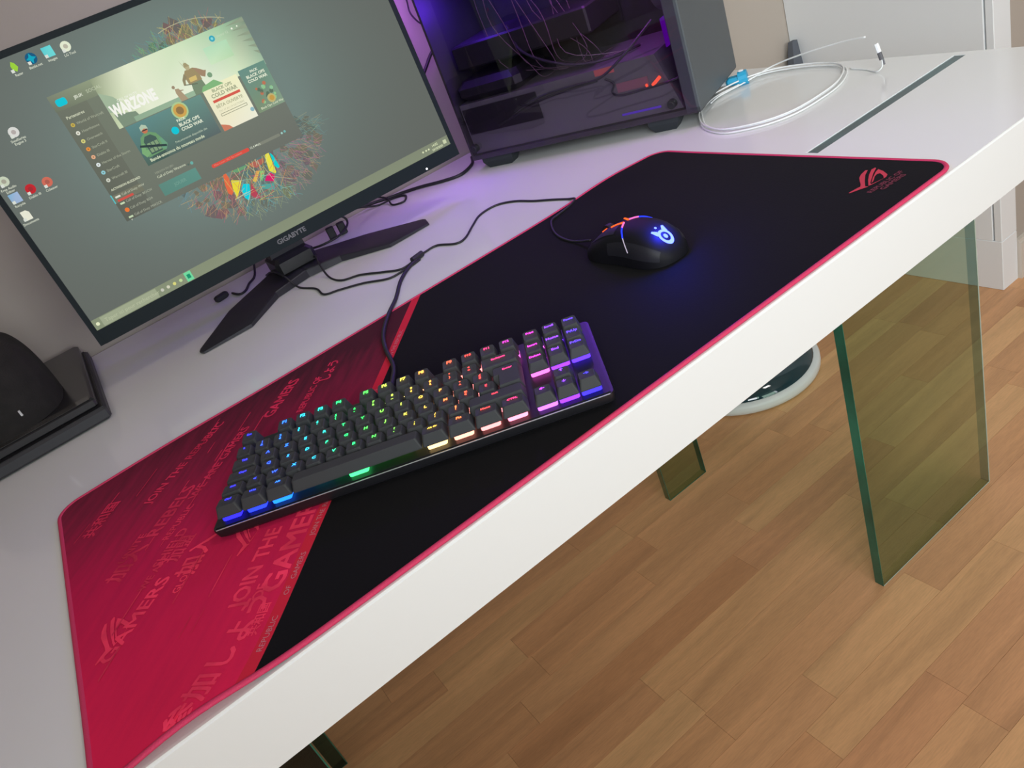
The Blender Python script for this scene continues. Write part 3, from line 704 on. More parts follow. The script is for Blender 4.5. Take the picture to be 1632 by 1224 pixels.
bk = MB(); bk.loft([[(-.0075, -.0205, -.0121), (SWd + .0075, -.0205, -.0121), (SWd + .0075, SH + .008, -.0121), (-.0075, SH + .008, -.0121)],
                    [(-.0075, -.0205, -.018), (SWd + .0075, -.0205, -.018), (SWd + .0075, SH + .008, -.018), (-.0075, SH + .008, -.018)],
                    [(.06, .02, -.045), (SWd - .06, .02, -.045), (SWd - .06, SH - .05, -.045), (.06, SH - .05, -.045)]], M=PM)
bk.build('back_shell', M_black, mon)
def mat_col():
    m = bpy.data.materials.new('screen_light'); m.use_nodes = True; nt = m.node_tree; b = nt.nodes['Principled BSDF']
    b.inputs['Base Color'].default_value = (0.004, 0.004, 0.004, 1); b.inputs['Roughness'].default_value = 0.4; b.inputs['Specular IOR Level'].default_value = 0.04
    a = nt.nodes.new('ShaderNodeVertexColor'); a.layer_name = 'col'
    nt.links.new(a.outputs[0], b.inputs['Emission Color']); b.inputs['Emission Strength'].default_value = 0.90
    return m
M_scr = mat_col()
class SMB(MB):
    def q(s, u0, v0, u1, v1, c, lay=1, c2=None, c3=None, c4=None):
        """rectangle, colours sRGB at bl, br, tr, tl"""
        C = [lin(k) for k in (c, c2 or c, c3 or c2 or c, c4 or c)]
        return s.add([PM @ Vector((u, v, lay * 0.00012)) for u, v in ((u0, v0), (u1, v0), (u1, v1), (u0, v1))], [(0, 1, 2, 3)], 0, C)
    def p(s, pts, c, lay=2):
        C = [lin(k) for k in c] if isinstance(c, list) else [lin(c)] * len(pts)
        return s.add([PM @ Vector((u, v, lay * 0.00012)) for u, v in pts], [tuple(range(len(pts)))], 0, C)
    def t(s, str_, u, v, size, c, lay=4, bold=0.0, align='LEFT', shear=0.0, wide=1.0):
        vv, ff = text2d(str_, size, bold, align, shear)
        return s.add([PM @ Vector((u + a * wide, v + b, lay * 0.00012)) for a, b in vv], ff, 0, [lin(c)] * len(vv))
    def disc(s, u, v, r, c, lay=4, n=16, ry=None):
        return s.p([(u + r * math.cos(2 * math.pi * i / n), v + (ry or r) * math.sin(2 * math.pi * i / n)) for i in range(n)], c, lay)
scr = SMB()
# wallpaper as a grid with gentle tone changes of the display
GX, GY = 24, 14
def bgc(u, v):
    d = math.hypot((u - 0.27) / 0.20, (v - 0.19) / 0.16); g = math.exp(-max(d - 0.7, 0) * 1.8)
    base = (101, 104, 98); hi = (118, 136, 130); return lin(tuple(base[i] * (1 - g) + hi[i] * g for i in range(3)))
vs = [PM @ Vector((SWd * i / GX, SH * j / GY, 0.00005)) for j in range(GY + 1) for i in range(GX + 1)]
scr.add(vs, [(j * (GX + 1) + i, j * (GX + 1) + i + 1, (j + 1) * (GX + 1) + i + 1, (j + 1) * (GX + 1) + i) for j in range(GY) for i in range(GX)], 0,
        [bgc(SWd * i / GX, SH * j / GY) for j in range(GY + 1) for i in range(GX + 1)])
screen = scr.build('screen', M_scr, mon)
# colourful splash of the wallpaper
random.seed(3)
art = SMB(); pal = [(150, 70, 110), (95, 150, 150), (170, 150, 90), (90, 130, 110), (170, 90, 80), (110, 120, 160), (150, 160, 100)]
cx, cy, rr = 0.300, 0.170, 0.134
def tone(u, v):
    a = math.degrees(math.atan2(v - cy, u - cx)) % 360
    if a < 60: return random.choice([(140, 72, 100), (150, 80, 110), (165, 110, 90)])
    if a < 100: return random.choice([(165, 145, 90), (185, 170, 90), (150, 90, 90)])
    if a < 150: return random.choice([(80, 130, 135), (90, 150, 110), (120, 140, 90)])
    if a < 215: return random.choice([(85, 125, 140), (90, 120, 120)])
    if a < 250: return random.choice([(165, 80, 100), (175, 140, 90), (150, 120, 90)])
    if a < 285: return random.choice([(90, 150, 155), (150, 160, 100), (120, 130, 110)])
    if a < 325: return random.choice([(150, 90, 120), (150, 130, 100)])
    return random.choice([(95, 130, 120), (130, 130, 105), (90, 120, 125)])
def mixc(c, k, b=(103, 110, 104)): return tuple(c[i] * k + b[i] * (1 - k) for i in range(3))
def okang(a):
    a = math.degrees(a) % 360
    return 62 < a < 152 or 205 < a < 338
for ring_ in range(7):
    for k in range(42):
        a0 = 2 * math.pi * (k + random.random()) / 42; r0 = rr * (0.42 + 0.085 * ring_) * (1 + 0.05 * math.sin(5 * a0))
        if not okang(a0): continue
        u, v = cx + r0 * math.cos(a0), cy + r0 * math.sin(a0); s = 0.005 + 0.007 * random.random(); b0 = random.random() * 6.3
        art.p([(u + s * math.cos(b0 + q) * (.4 + random.random() * .8), v + s * math.sin(b0 + q) * (.4 + random.random() * .8)) for q in (0, 1.2, 2.5, 3.7, 5)], mixc(tone(u, v), 0.12 + 0.30 * random.random()), 1 + random.random() * .8)
for k in range(2200):
    a0 = random.random() * 6.283; r0 = rr * (0.55 + 0.42 * random.random() ** .7); u, v = cx + r0 * math.cos(a0), cy + r0 * math.sin(a0)
    if not okang(a0): continue
    b0 = a0 + random.uniform(-.9, .9); ln = 0.003 + random.random() * 0.014; w = 0.0002 + random.random() * 0.0003
    c = tuple(min(255, x * 1.1) for x in tone(u, v)); c = mixc(tuple(min(255, x * 1.15) for x in c), .85)
    du, dv = math.cos(b0), math.sin(b0)
    art.p([(u, v), (u + du * ln, v + dv * ln), (u + du * ln - dv * w, v + dv * ln + du * w), (u - dv * w, v + du * w)], c, 2)
S_ = dict(
 red1=[(0.2543, 0.1076), (0.2587, 0.1082), (0.2595, 0.1025), (0.2555, 0.0817), (0.2509, 0.0786), (0.2478, 0.0827), (0.2497, 0.0952)],
 yel1=[(0.2603, 0.0968), (0.2733, 0.0907), (0.2643, 0.0802), (0.2549, 0.0712), (0.2569, 0.0864)],
 cy1=[(0.273, 0.0854), (0.2807, 0.0818), (0.2755, 0.0693), (0.2689, 0.0616), (0.2653, 0.0675), (0.2659, 0.0781)],
 yel2=[(0.3212, 0.1077), (0.3273, 0.1083), (0.324, 0.0802), (0.3216, 0.0786), (0.3155, 0.0855), (0.3184, 0.1003)],
 cy2=[(0.3284, 0.1078), (0.3311, 0.1025), (0.3322, 0.0845), (0.3287, 0.0834), (0.326, 0.0888)],
 mag=[(0.3091, 0.0818), (0.3154, 0.0829), (0.3193, 0.077), (0.3144, 0.0698), (0.3028, 0.076)],
 grn=[(0.2653, 0.1077), (0.2937, 0.1064), (0.2845, 0.1027), (0.2734, 0.1026)],
 redm=[(0.2948, 0.1059), (0.3169, 0.1051), (0.3149, 0.0993), (0.3034, 0.0966), (0.2946, 0.1007)],
 pink=[(0.2835, 0.0818), (0.2852, 0.0578), (0.279, 0.0594), (0.2748, 0.0669)],
 grn2=[(0.3032, 0.0913), (0.3099, 0.0882), (0.2992, 0.077), (0.2983, 0.0829)],
 or2=[(0.2988, 0.0934), (0.3032, 0.0913), (0.2908, 0.0797), (0.2869, 0.0828)],
 teal=[(0.2956, 0.0733), (0.3126, 0.0679), (0.3099, 0.0582), (0.2931, 0.069)])
CC = dict(red1=(235, 110, 70), yel1=(240, 225, 60), cy1=(0, 215, 230), yel2=(240, 235, 70), cy2=(0, 215, 215), mag=(225, 30, 110), grn=(110, 165, 120), redm=(185, 105, 90), pink=(190, 70, 90), grn2=(120, 200, 120), or2=(230, 190, 90), teal=(90, 170, 160))
for k, pts in S_.items(): art.p(pts, CC[k], 2.4)
for k in range(60):
    u = 0.25 + random.random() * 0.075; v = 0.055 + random.random() * 0.045; b0 = random.uniform(-0.6, 2.2); ln = 0.012 + random.random() * 0.02; w = 0.0005
    du, dv = math.cos(b0), math.sin(b0); c = random.choice([(210, 210, 110), (150, 200, 180), (220, 150, 90), (200, 90, 110), (220, 215, 170)])
    art.p([(u, v), (u + du * ln, v + dv * ln), (u + du * ln - dv * w, v + dv * ln + du * w), (u - dv * w, v + du * w)], c, 2.6)
n_ = 26
for r_, c in ((0.131, (205, 200, 160)),):
    for i in range(n_):
        a0 = math.radians(62 + 40 * i / n_); a1 = math.radians(62 + 40 * (i + 1) / n_)
        art.p([(cx + r_ * math.cos(a0), cy + r_ * math.sin(a0)), (cx + r_ * math.cos(a1), cy + r_ * math.sin(a1)), (cx + (r_ + .0009) * math.cos(a1), cy + (r_ + .0009) * math.sin(a1)), (cx + (r_ + .0009) * math.cos(a0), cy + (r_ + .0009) * math.sin(a0))], mixc(c, 0.8), 2.7)
art.build('wallpaper_art', M_scr, screen)
# launcher window
w = SMB(); W0, W1, V0, V1 = 0.1105, 0.3845, 0.1080, 0.2800
w.q(W0, V0, W1, V1, (112, 118, 106), 4, (112, 116, 108), (128, 140, 124), (120, 128, 110))
# banner picture: bright sky with mountains at the right and a dark ship at the left
w.q(0.166, 0.214, 0.215, V1, (205, 220, 180), 5, (238, 245, 218), (236, 243, 212), (148, 160, 128))
w.q(0.215, 0.214, 0.290, V1, (238, 245, 218), 5, (245, 250, 228), (214, 235, 196), (236, 243, 212))
w.q(0.290, 0.214, 0.345, V1, (245, 250, 228), 5, (225, 242, 205), (172, 212, 172), (214, 235, 196))
w.q(0.345, 0.214, W1, V1, (225, 242, 205), 5, (170, 200, 170), (130, 150, 128), (172, 212, 172))
w.q(0.315, 0.240, 0.350, 0.262, (214, 240, 200), 5.2, (190, 225, 180), (185, 228, 190), (190, 232, 196))
w.q(0.110, V1 - 0.020, 0.166, V1, (112, 120, 102), 5, (132, 142, 118), (150, 162, 132), (128, 136, 116))
for k in range(6): w.p([(0.357 + .004 * k, 0.276 - .008 * k), (0.3845, 0.279 - .009 * k), (0.3845, 0.274 - .009 * k)], mixc((150, 165, 140), 1), 5.4)
w.p([(0.166, 0.262), (0.180, 0.252), (0.185, 0.244), (0.178, 0.232), (0.166, 0.236)], (168, 190, 160), 5.5)
w.p([(0.170, 0.232), (0.196, 0.226), (0.200, 0.214), (0.172, 0.214)], (130, 150, 128), 5.5)
w.q(0.190, 0.2140, 0.283, 0.2205, (150, 178, 150), 5.6, (160, 190, 160))
w.t('WARZONE', 0.1690, 0.2290, 0.0195, (255, 255, 246), 7, 0.05, wide=0.62)
w.t('CALL OF DUTY', 0.182, 0.2440, 0.0045, (250, 252, 240), 7, 0.01, wide=0.9)
w.q(W0, V0, 0.150, 0.260, (96, 100, 90), 5, (104, 108, 98), (116, 122, 106), (112, 118, 104))
w.q(W0, 0.134, 0.1520, 0.1445, (120, 122, 104), 5.6)
w.q(W0 - .0005, 0.134, W0 + .001, 0.146, (90, 200, 205), 6)
w.p(rrect(0.1155, 0.1290, 0.2645, 0.2735, 0.003, 3), (0, 205, 222), 6)
w.t('JEUX', 0.1385, 0.2665, 0.0050, (235, 240, 220), 7, 0.02); w.t('SOCIAL', 0.1550, 0.2670, 0.0058, (200, 210, 180), 7)
w.build('app_window', M_scr, screen)
sd = SMB()
names = ['World of Warcraft', 'Hearthstone', 'Overwatch', 'StarCraft II', 'Diablo III', 'Heroes of the Storm', 'StarCraft', 'Warcraft III']
ic = [(205, 180, 80), (235, 235, 220), (220, 215, 130), (245, 150, 60), (240, 180, 140), (235, 245, 245), (150, 215, 225), (215, 220, 205)]
sd.t('Partenaires', 0.1165, 0.2480, 0.0052, (225, 230, 200), 7, 0.01)
for i, (s, c) in enumerate(zip(names, ic)):
    v = 0.2400 - i * 0.01085; sd.disc(0.1190, v, 0.0026, c, 7, 12); sd.disc(0.1190, v, 0.0011, mixc(c, .55, (90, 80, 60)), 7.3, 8)
    sd.t(s, 0.1240, v - 0.0015, 0.0046, (178, 184, 160), 7)
sd.t('ACTIVISION BLIZZARD', 0.1150, 0.1500, 0.0040, (225, 230, 200), 7, 0.02)
for i, s in enumerate(['Call of Duty: MW', 'Call of Duty: BOCW', 'Call of Duty: BO4', 'Call of Duty: MW2CR']):
    v = 0.1410 - i * 0.0098
    sd.t(s, 0.1235, v - 0.0012, 0.0044, (205, 210, 185) if i == 0 else (180, 186, 165), 7)
    if i == 2: sd.disc(0.1190, v, 0.0030, (245, 125, 55), 7, 12)
    elif i: sd.q(0.1155, v - .0012, 0.1215, v + .0012, (205, 225, 185), 7)
    else: sd.q(0.1145, v - .0012, 0.1215, v + .0012, (230, 232, 215), 7)
sd.q(0.1150, 0.1345, 0.1370, 0.1375, (215, 85, 75), 6.5)
sd.t('v', 0.1165, 0.1065, 0.0050, (220, 225, 200), 7)
sd.build('side_list', M_scr, screen, )
# picture cards
cd1 = SMB(); cd1.q(0.1730, 0.1590, 0.2820, 0.2130, (80, 105, 95), 6, (95, 108, 108), (110, 150, 140), (95, 140, 140))
# a plain soldier figure: trousers, jacket, vest, arms, rifle, head with helmet
cd1.p([(0.1840, 0.1595), (0.2040, 0.1595), (0.2030, 0.1720), (0.1850, 0.1720)], (70, 95, 88), 6.4)
cd1.p([(0.1800, 0.1680), (0.1790, 0.1860), (0.1830, 0.1940), (0.1900, 0.1975), (0.1970, 0.1970), (0.2040, 0.1925), (0.2075, 0.1840), (0.2060, 0.1690)], (112, 160, 112), 6.5)
cd1.p([(0.1790, 0.1860), (0.1745, 0.1760), (0.1780, 0.1690), (0.1870, 0.1730), (0.1870, 0.1770), (0.1815, 0.1775), (0.1830, 0.1860)], (128, 178, 122), 6.6)
cd1.p([(0.2075, 0.1840), (0.2105, 0.1750), (0.2060, 0.1690), (0.1980, 0.1735), (0.1985, 0.1775), (0.2040, 0.1770), (0.2040, 0.1850)], (110, 165, 130), 6.6)
cd1.p([(0.1850, 0.1700), (0.2010, 0.1700), (0.2015, 0.1885), (0.1965, 0.1935), (0.1885, 0.1935), (0.1840, 0.1880)], (72, 98, 90), 6.7)
for qx in range(3):
    for qy in range(2): cd1.q(0.1862 + qx * .0052, 0.1720 + qy * .0070, 0.1903 + qx * .0052, 0.1775 + qy * .0070, (135, 165, 125), 6.9)
cd1.p([(0.1760, 0.1835), (0.1775, 0.1862), (0.2090, 0.1745), (0.2080, 0.1718)], (48, 66, 66), 7.0)
cd1.disc(0.1928, 0.2005, 0.0040, (205, 120, 85), 6.9, 12); cd1.p([(0.1880, 0.2010), (0.1885, 0.2060), (0.1930, 0.2085), (0.1975, 0.2058), (0.1980, 0.2010), (0.1930, 0.2030)], (185, 205, 180), 7.0)
cd1.q(0.1895, 0.2000, 0.1965, 0.2015, (70, 60, 60), 7.1)
cd1.disc(0.2470, 0.2050, 0.0110, (180, 210, 150), 6.3, 20); cd1.disc(0.2470, 0.2050, 0.0088, (215, 170, 85), 6.6, 20); cd1.disc(0.2470, 0.2050, 0.0052, (150, 120, 75), 6.8, 12)
cd1.disc(0.2280, 0.1850, 0.0050, (0, 205, 222), 7, 14)
for k, (s, z) in enumerate((('PACK', 0.0048), ('BLACK OPS', 0.0058), ('COLD WAR', 0.0058))): cd1.t(s, 0.2360, 0.1930 - k * 0.0062, z, (238, 245, 220), 7.4, 0.03)
cd1.t('Précommande disponible dès', 0.2200, 0.1700, 0.0040, (200, 215, 190), 7.4); cd1.t('Bande-annonce du nouveau mode', 0.1790, 0.1622, 0.0058, (225, 235, 200), 7.4, 0.02)
cd1.build('picture_card', M_scr, screen)
cd2 = SMB(); cd2.q(0.2865, 0.1580, 0.3395, 0.2180, (248, 240, 210), 6, (246, 246, 225), (250, 250, 205), (246, 244, 205))
cd2.t('BLACK OPS', 0.3130, 0.2085, 0.0058, (165, 175, 140), 7, 0.03, 'CENTER'); cd2.t('COLD WAR', 0.3130, 0.2015, 0.0072, (165, 172, 140), 7, 0.03, 'CENTER')
cd2.q(0.2925, 0.1955, 0.3335, 0.1990, (222, 95, 80), 7); cd2.t('BÊTA OUVERTE', 0.3130, 0.1880, 0.0058, (178, 180, 145), 7, 0.02, 'CENTER')
cd2.t('DU 17 AU 19 OCTOBRE', 0.3130, 0.1822, 0.0036, (196, 196, 165), 7, 0, 'CENTER')
for a, b, c, d in ((0.2935, 0.1765, 0.3335, 0.1771), (0.2935, 0.1795, 0.3335, 0.1801), (0.2935, 0.1765, 0.2941, 0.1801), (0.3329, 0.1765, 0.3335, 0.1801)): cd2.q(a, b, c, d, (120, 125, 100), 7)
cd2.p([(0.2865, 0.1580), (0.3000, 0.1580), (0.2965, 0.1630), (0.2920, 0.1655), (0.2865, 0.1680)], (214, 130, 100), 7); cd2.disc(0.3365, 0.1690, 0.0030, (150, 190, 200), 7, 10)
cd2.build('picture_card', M_scr, screen)
cd3 = SMB(); cd3.q(0.3430, 0.1600, 0.3840, 0.2200, (130, 150, 120), 6, (140, 165, 140), (110, 150, 135), (110, 150, 140))
for k, (s, z) in enumerate((('PACK', .0045), ('BLACK OPS', .0055), ('COLD WAR', .0055))): cd3.t(s, 0.3640, 0.2120 - k * 0.0058, z, (238, 245, 220), 7.2, 0.03, 'CENTER')
for k in range(18): cd3.disc(0.352 + random.random() * 0.028, 0.168 + random.random() * 0.026, 0.0018 + random.random() * 0.0018, random.choice([(95, 120, 100), (150, 205, 145), (150, 200, 170), (195, 120, 90)]), 6.8, 6)
cd3.disc(0.3690, 0.1720, 0.0060, (200, 185, 120), 7, 14); cd3.disc(0.3695, 0.1720, 0.0036, (205, 160, 75), 7.2, 12)
cd3.t('Black Ops Cold War', 0.3480, 0.1630, 0.0042, (230, 238, 205), 7.2, 0.01)
cd3.build('picture_card', M_scr, screen)
dt = SMB()
def flush(nm):
    global dt
    dt.build(nm, M_scr, screen); dt = SMB()
# banner figures (plain silhouettes of people)
dt.p([(0.2765, 0.214), (0.2960, 0.214), (0.2945, 0.224), (0.2935, 0.231), (0.2790, 0.231), (0.2770, 0.223)], (125, 145, 118), 6.3)      # trousers
dt.p([(0.2755, 0.229), (0.2945, 0.229), (0.2950, 0.240), (0.2900, 0.2465), (0.2790, 0.2465), (0.2745, 0.241)], (165, 148, 108), 6.4)         # jacket
dt.p([(0.2755, 0.2435), (0.2700, 0.2370), (0.2685, 0.2300), (0.2712, 0.2295), (0.2735, 0.2350), (0.2775, 0.2390)], (150, 140, 108), 6.5)      # arm
dt.p([(0.2900, 0.2465), (0.2950, 0.2440), (0.3020, 0.2385), (0.3050, 0.2375), (0.3000, 0.2300), (0.2955, 0.2330), (0.2925, 0.2400)], (168, 140, 112), 6.5) # cloak in the wind
dt.disc(0.2840, 0.2495, 0.0034, (190, 180, 140), 6.6, 12, 0.0040); dt.p([(0.2800, 0.2500), (0.2815, 0.2550), (0.2850, 0.2552), (0.2880, 0.2500)], (170, 160, 120), 6.7)
dt.p([(0.2785, 0.2310), (0.2885, 0.2310), (0.2895, 0.2365), (0.2790, 0.2365)], (222, 195, 120), 6.7); dt.p([(0.2700, 0.2310), (0.2695, 0.2300), (0.2860, 0.2255), (0.2865, 0.2268)], (110, 115, 95), 6.9)
for q_ in ((0.2800, 0.2560, 0.2772, 0.2610), (0.2835, 0.2560, 0.2830, 0.2600)): dt.p([(q_[0], q_[1] - .004), (q_[0] + .0006, q_[1] - .004), (q_[2] + .0003, q_[3])], (160, 150, 115), 6.6)
dt.p([(0.2555, 0.214), (0.2650, 0.214), (0.2625, 0.2220), (0.2600, 0.2300), (0.2550, 0.2310), (0.2540, 0.2260)], (178, 158, 128), 6.4); dt.disc(0.2545, 0.2335, 0.0022, (165, 145, 120), 6.5, 10); dt.p([(0.2590, 0.2280), (0.2650, 0.2265), (0.2650, 0.2255), (0.2590, 0.2262)], (170, 150, 125), 6.5)
flush('banner_figure'); dt.disc(0.3065, 0.2300, 0.0035, (130, 165, 130), 6.4, 10); dt.p([(0.285, 0.214), (0.318, 0.214), (0.308, 0.223), (0.290, 0.220)], (135, 190, 130), 6.5)
flush('banner_figure'); dt.disc(0.3330, 0.2690, 0.0040, (60, 175, 195), 7, 16); dt.disc(0.3330, 0.2690, 0.0018, (140, 225, 225), 7.3, 10); dt.t('Joueur 12', 0.3400, 0.2680, 0.0044, (205, 225, 195), 7)
dt.disc(0.3640, 0.2710, 0.0013, (250, 250, 235), 7, 8); dt.disc(0.3720, 0.2715, 0.0011, (245, 250, 230), 7, 8)
flush('account_badge')
dt.t('VERSION DU JEU', 0.1750, 0.1460, 0.0036, (165, 170, 150), 7); dt.t('Call of Duty: Warzone', 0.1750, 0.1400, 0.0045, (215, 222, 195), 7, 0.01)
flush('version_text'); dt.q(0.1710, 0.1160, 0.2260, 0.1325, (92, 140, 128), 6.4, (96, 148, 136), (100, 152, 140), (96, 142, 130)); dt.t('JOUER', 0.1985, 0.1220, 0.0060, (120, 165, 150), 7, 0.01, 'CENTER')
dt.disc(0.2250, 0.1395, 0.0022, (110, 180, 170), 7, 10); dt.disc(0.2200, 0.1395, 0.0015, (90, 110, 100), 7, 10)
flush('play_button'); dt.p(rrect(0.2465, 0.3045, 0.1212, 0.1262, 0.002, 3), (228, 82, 68), 7); dt.t('Mise à jour : 63,2 Go restants', 0.2500, 0.1226, 0.0036, (240, 150, 130), 7.4)
dt.t('12,4 Mo/s', 0.3060, 0.1226, 0.0042, (225, 232, 210), 7.4, 0.01); dt.p(rrect(0.3180, 0.3545, 0.1215, 0.1255, 0.0015, 3), (134, 138, 124), 6.8)
dt.disc(0.3580, 0.1240, 0.0016, (170, 215, 205), 7, 8); dt.disc(0.3630, 0.1245, 0.0018, (120, 190, 185), 7, 8)
flush('progress_bar')
# taskbar
tb = SMB(); tb.q(0, 0, SWd, 0.0150, (142, 152, 124), 1.2, (136, 145, 122), (134, 142, 120), (140, 150, 122)); tb.q(0.0115, 0.0010, 0.0930, 0.0140, (165, 174, 145), 2)
tb.disc(0.0058, 0.0075, 0.0026, (235, 240, 200), 3, 8); tb.t('Taper ici pour rechercher', 0.0160, 0.0050, 0.0075, (190, 198, 165), 3); 
for u, c in ((0.1005, (205, 205, 190)), (0.1095, (215, 215, 190)), (0.1190, (225, 222, 130)), (0.1285, (200, 225, 160))): tb.disc(u, 0.0075, 0.0024, c, 3, 8)
tb.q(0.1360, 0.0008, 0.1460, 0.0142, (120, 225, 165), 3); tb.q(0.1385, 0.0045, 0.1435, 0.0105, (20, 150, 110), 3.4)
for u in (0.5480, 0.5540, 0.5590): tb.disc(u, 0.0080, 0.0016, (225, 232, 190), 3, 8)
tb.t('14:52', 0.5660, 0.0085, 0.0050, (230, 238, 195), 3, 0.02); tb.t('10/10/2020', 0.5640, 0.0025, 0.0045, (230, 238, 195), 3, 0.02); tb.q(0.5870, 0.0045, 0.5930, 0.0105, (210, 218, 180), 3)
tb.build('taskbar', M_scr, screen)
# desktop icons
icons = [(0.0980, 0.3240, (160, 215, 60), 'leaf', 'Razer'), (0.1200, 0.3255, (0, 170, 195), 'star', 'Battle.net'), (0.1415, 0.3255, (110, 225, 225), 'sq', 'Images'), (0.1630, 0.3240, (235, 242, 215), 'disc', 'LG Tool'),
         (0.0545, 0.2590, (225, 225, 220), 'disc', 'SteelSeries\nEngine 3'), (0.0120, 0.2130, (205, 215, 190), 'disc', 'Free Audio\nEditor'), (0.0330, 0.1930, (200, 35, 45), 'disc', 'Diablo III'), (0.0545, 0.1925, (215, 110, 90), 'disc', 'Ccleaner'),
         (0.0120, 0.1905, (165, 190, 225), 'sq', 'Recycle'), (0.0110, 0.1670, (240, 240, 220), 'doc', 'Documents')]
for (u, v, c, kind_, s) in icons:
    i_ = SMB(); r = 0.0062
    if kind_ == 'disc': i_.disc(u, v, r, c, 3, 16); i_.disc(u, v, r * .45, mixc(c, .7, (90, 60, 60)), 3.4, 10)
    elif kind_ == 'sq': i_.q(u - r, v - r, u + r, v + r, mixc(c, .9), 3, c, c, mixc(c, .8, (0, 160, 200)))
    elif kind_ == 'doc': i_.p([(u - r * .8, v - r), (u + r * .8, v - r), (u + r * .8, v + r * .5), (u + r * .3, v + r), (u - r * .8, v + r)], c, 3)
    elif kind_ == 'leaf': i_.p([(u - r * .6, v - r * .4), (u, v - r), (u + r * .6, v - r * .3), (u + r * .3, v + r * .6), (u - r * .2, v + r), (u - r * .6, v + r * .3)], c, 3)
    else: i_.disc(u, v, r * 1.1, (15, 90, 130), 3, 14); i_.p([(u + r * (1 if q % 2 == 0 else .45) * math.cos(q * math.pi / 4), v + r * (1 if q % 2 == 0 else .45) * math.sin(q * math.pi / 4)) for q in range(8)], c, 3.4)
    i_.q(u - r, v - r, u - r * .4, v - r * .4, (225, 230, 220), 3.6)
    for li, ss in enumerate(s.split('\n')): i_.t(ss, u, v - r - 0.0045 - li * 0.004, 0.0042, (225, 230, 210), 3, 0.01, 'CENTER')
    i_.build('desktop_icon', M_scr, screen)
# maker's lettering, power light
v_, f_ = text2d('GIGABYTE', 0.0098, 0.03, 'CENTER')
MB().add([PM @ Vector((0.2975 + a * 1.05, -0.0125 + b, 0.0030)) for a, b in v_], f_).build('lettering', M_letter, mon)
g = MB(); c_ = PM @ Vector((0.541, -0.0165, 0.003)); g.cyl(c_, c_ + nw * 0.0008, 0.0016, n=10); g.build('power_light', emat('white_led', (0.95, 0.93, 1.0), 2.0), mon)
# stand: two blade feet, hub and neck
def ml(x, y): p = R.to_3x3().inverted() @ Vector((x - 0.4244, y - 0.80, 0)); return (p.x, p.y)
LL = [(0.2215, 0.6890), (0.2254, 0.6775), (0.3015, 0.6758), (0.3648, 0.7400), (0.4250, 0.7550), (0.4250, 0.8500), (0.3850, 0.8500), (0.2938, 0.7900)]
RL = [(0.6270, 0.7110), (0.6190, 0.6840), (0.5444, 0.6818), (0.4800, 0.7420), (0.4250, 0.7550), (0.4250, 0.8500), (0.4650, 0.8500), (0.5500, 0.7950)]
for P in (LL, RL):
    pts = [ml(*p) for p in P]
    cxx = sum(p[0] for p in pts) / len(pts); cyy = sum(p[1] for p in pts) / len(pts)
    ins = [(cxx + (x - cxx) * .97, cyy + (y - cyy) * .93) for x, y in pts]
    def zt(p): return 0.0050 + 0.009 * max(0, 1 - abs(p[0]) / 0.16)
    f_ = MB(); f_.loft([[(x, y, 0.0008) for x, y in pts], [(x, y, zt((x, y)) - .0015) for x, y in pts], [(x, y, zt((x, y))) for x, y in ins]])
    autosmooth(f_.build('stand_foot', M_stand, mon), 25)
g = MB(); ph = ml(0.4244, 0.820); g.bbox(ph[0] - 0.034, ph[0] + 0.034, ph[1] - 0.040, ph[1] + 0.032, 0.010, 0.040, 0.006); g.build('stand_hub', M_black, mon)
g = MB(); g.loft([[(ph[0] + a, ph[1] + b, z) for a, b in ((-w_, -.014), (w_, -.014), (w_, .014), (-w_, .014))] for z, w_ in ((0.038, 0.030), (0.10, 0.026), (0.30, 0.024), (0.36, 0.022))])
g.build('stand_neck', M_stand, mon)
g = MB(); g.bbox(ph[0] - 0.04, ph[0] + 0.04, ph[1] - 0.034, ph[1] - 0.013, 0.19, 0.27, 0.003); g.build('neck_bracket', M_black, mon)

# ------------------------------------------------------------------ computer tower
TA = math.atan2(0.4662, 0.8847)
pc = empty('computer_tower', (0.997, 0.446, T), TA, label='dark grey computer tower with a smoked glass side lit purple inside', cat='computer')
TW, TD, Z0, Z1 = 0.208, 0.424, 0.020, 0.465
sh = MB()
sh.box(0.0, TW, 0.0, TD, Z0, Z0 + 0.008); sh.box(0.0, TW, 0.0, TD, Z1 - 0.008, Z1)
sh.box(TW - 0.003, TW, 0.0, TD, Z0 + .008, Z1 - .008); sh.box(0.0, TW - .003, TD - 0.004, TD, Z0 + .008, Z1 - .008)

sh.build('case_frame', pmat('black_case_steel', (0.03, 0.03, 0.034), 0.5), pc)
MB().bbox(0.0, TW, -0.001, 0.022, Z0 + 0.0005, Z1, 0.0015).build('front_panel', M_case, pc)
for (a, b) in ((0.038, 0.088), (0.345, 0.408)):
    for c in (0.004, TW - 0.034):
        f_ = MB(); f_.loft([[(c + .004, a + .008, 0.0), (c + .026, a + .008, 0.0), (c + .026, b - .008, 0.0), (c + .004, b - .008, 0.0)], [(c, a, 0.012), (c + .03, a, 0.012), (c + .03, b, 0.012), (c, b, 0.012)], [(c, a, Z0), (c + .03, a, Z0), (c + .03, b, Z0), (c, b, Z0)]])
        f_.build('case_foot', M_rubber, pc)
MB().box(-0.0035, -0.0003, 0.004, TD - 0.002, Z0 + 0.001, Z1 - 0.001).build('glass_side', M_smoke, pc, label='smoked glass side panel')
for (a, b) in ((0.037, 0.043), (0.405, 0.043), (0.037, 0.44), (0.405, 0.44)):
    g = MB(); g.cyl((-0.0036, a, b), (-0.0125, a, b), 0.0068, 0.0066, 20); g.cyl((-0.0125, a, b), (-0.0130, a, b), 0.004, 0.0035, 12); g.build('thumb_screw', M_black, pc)
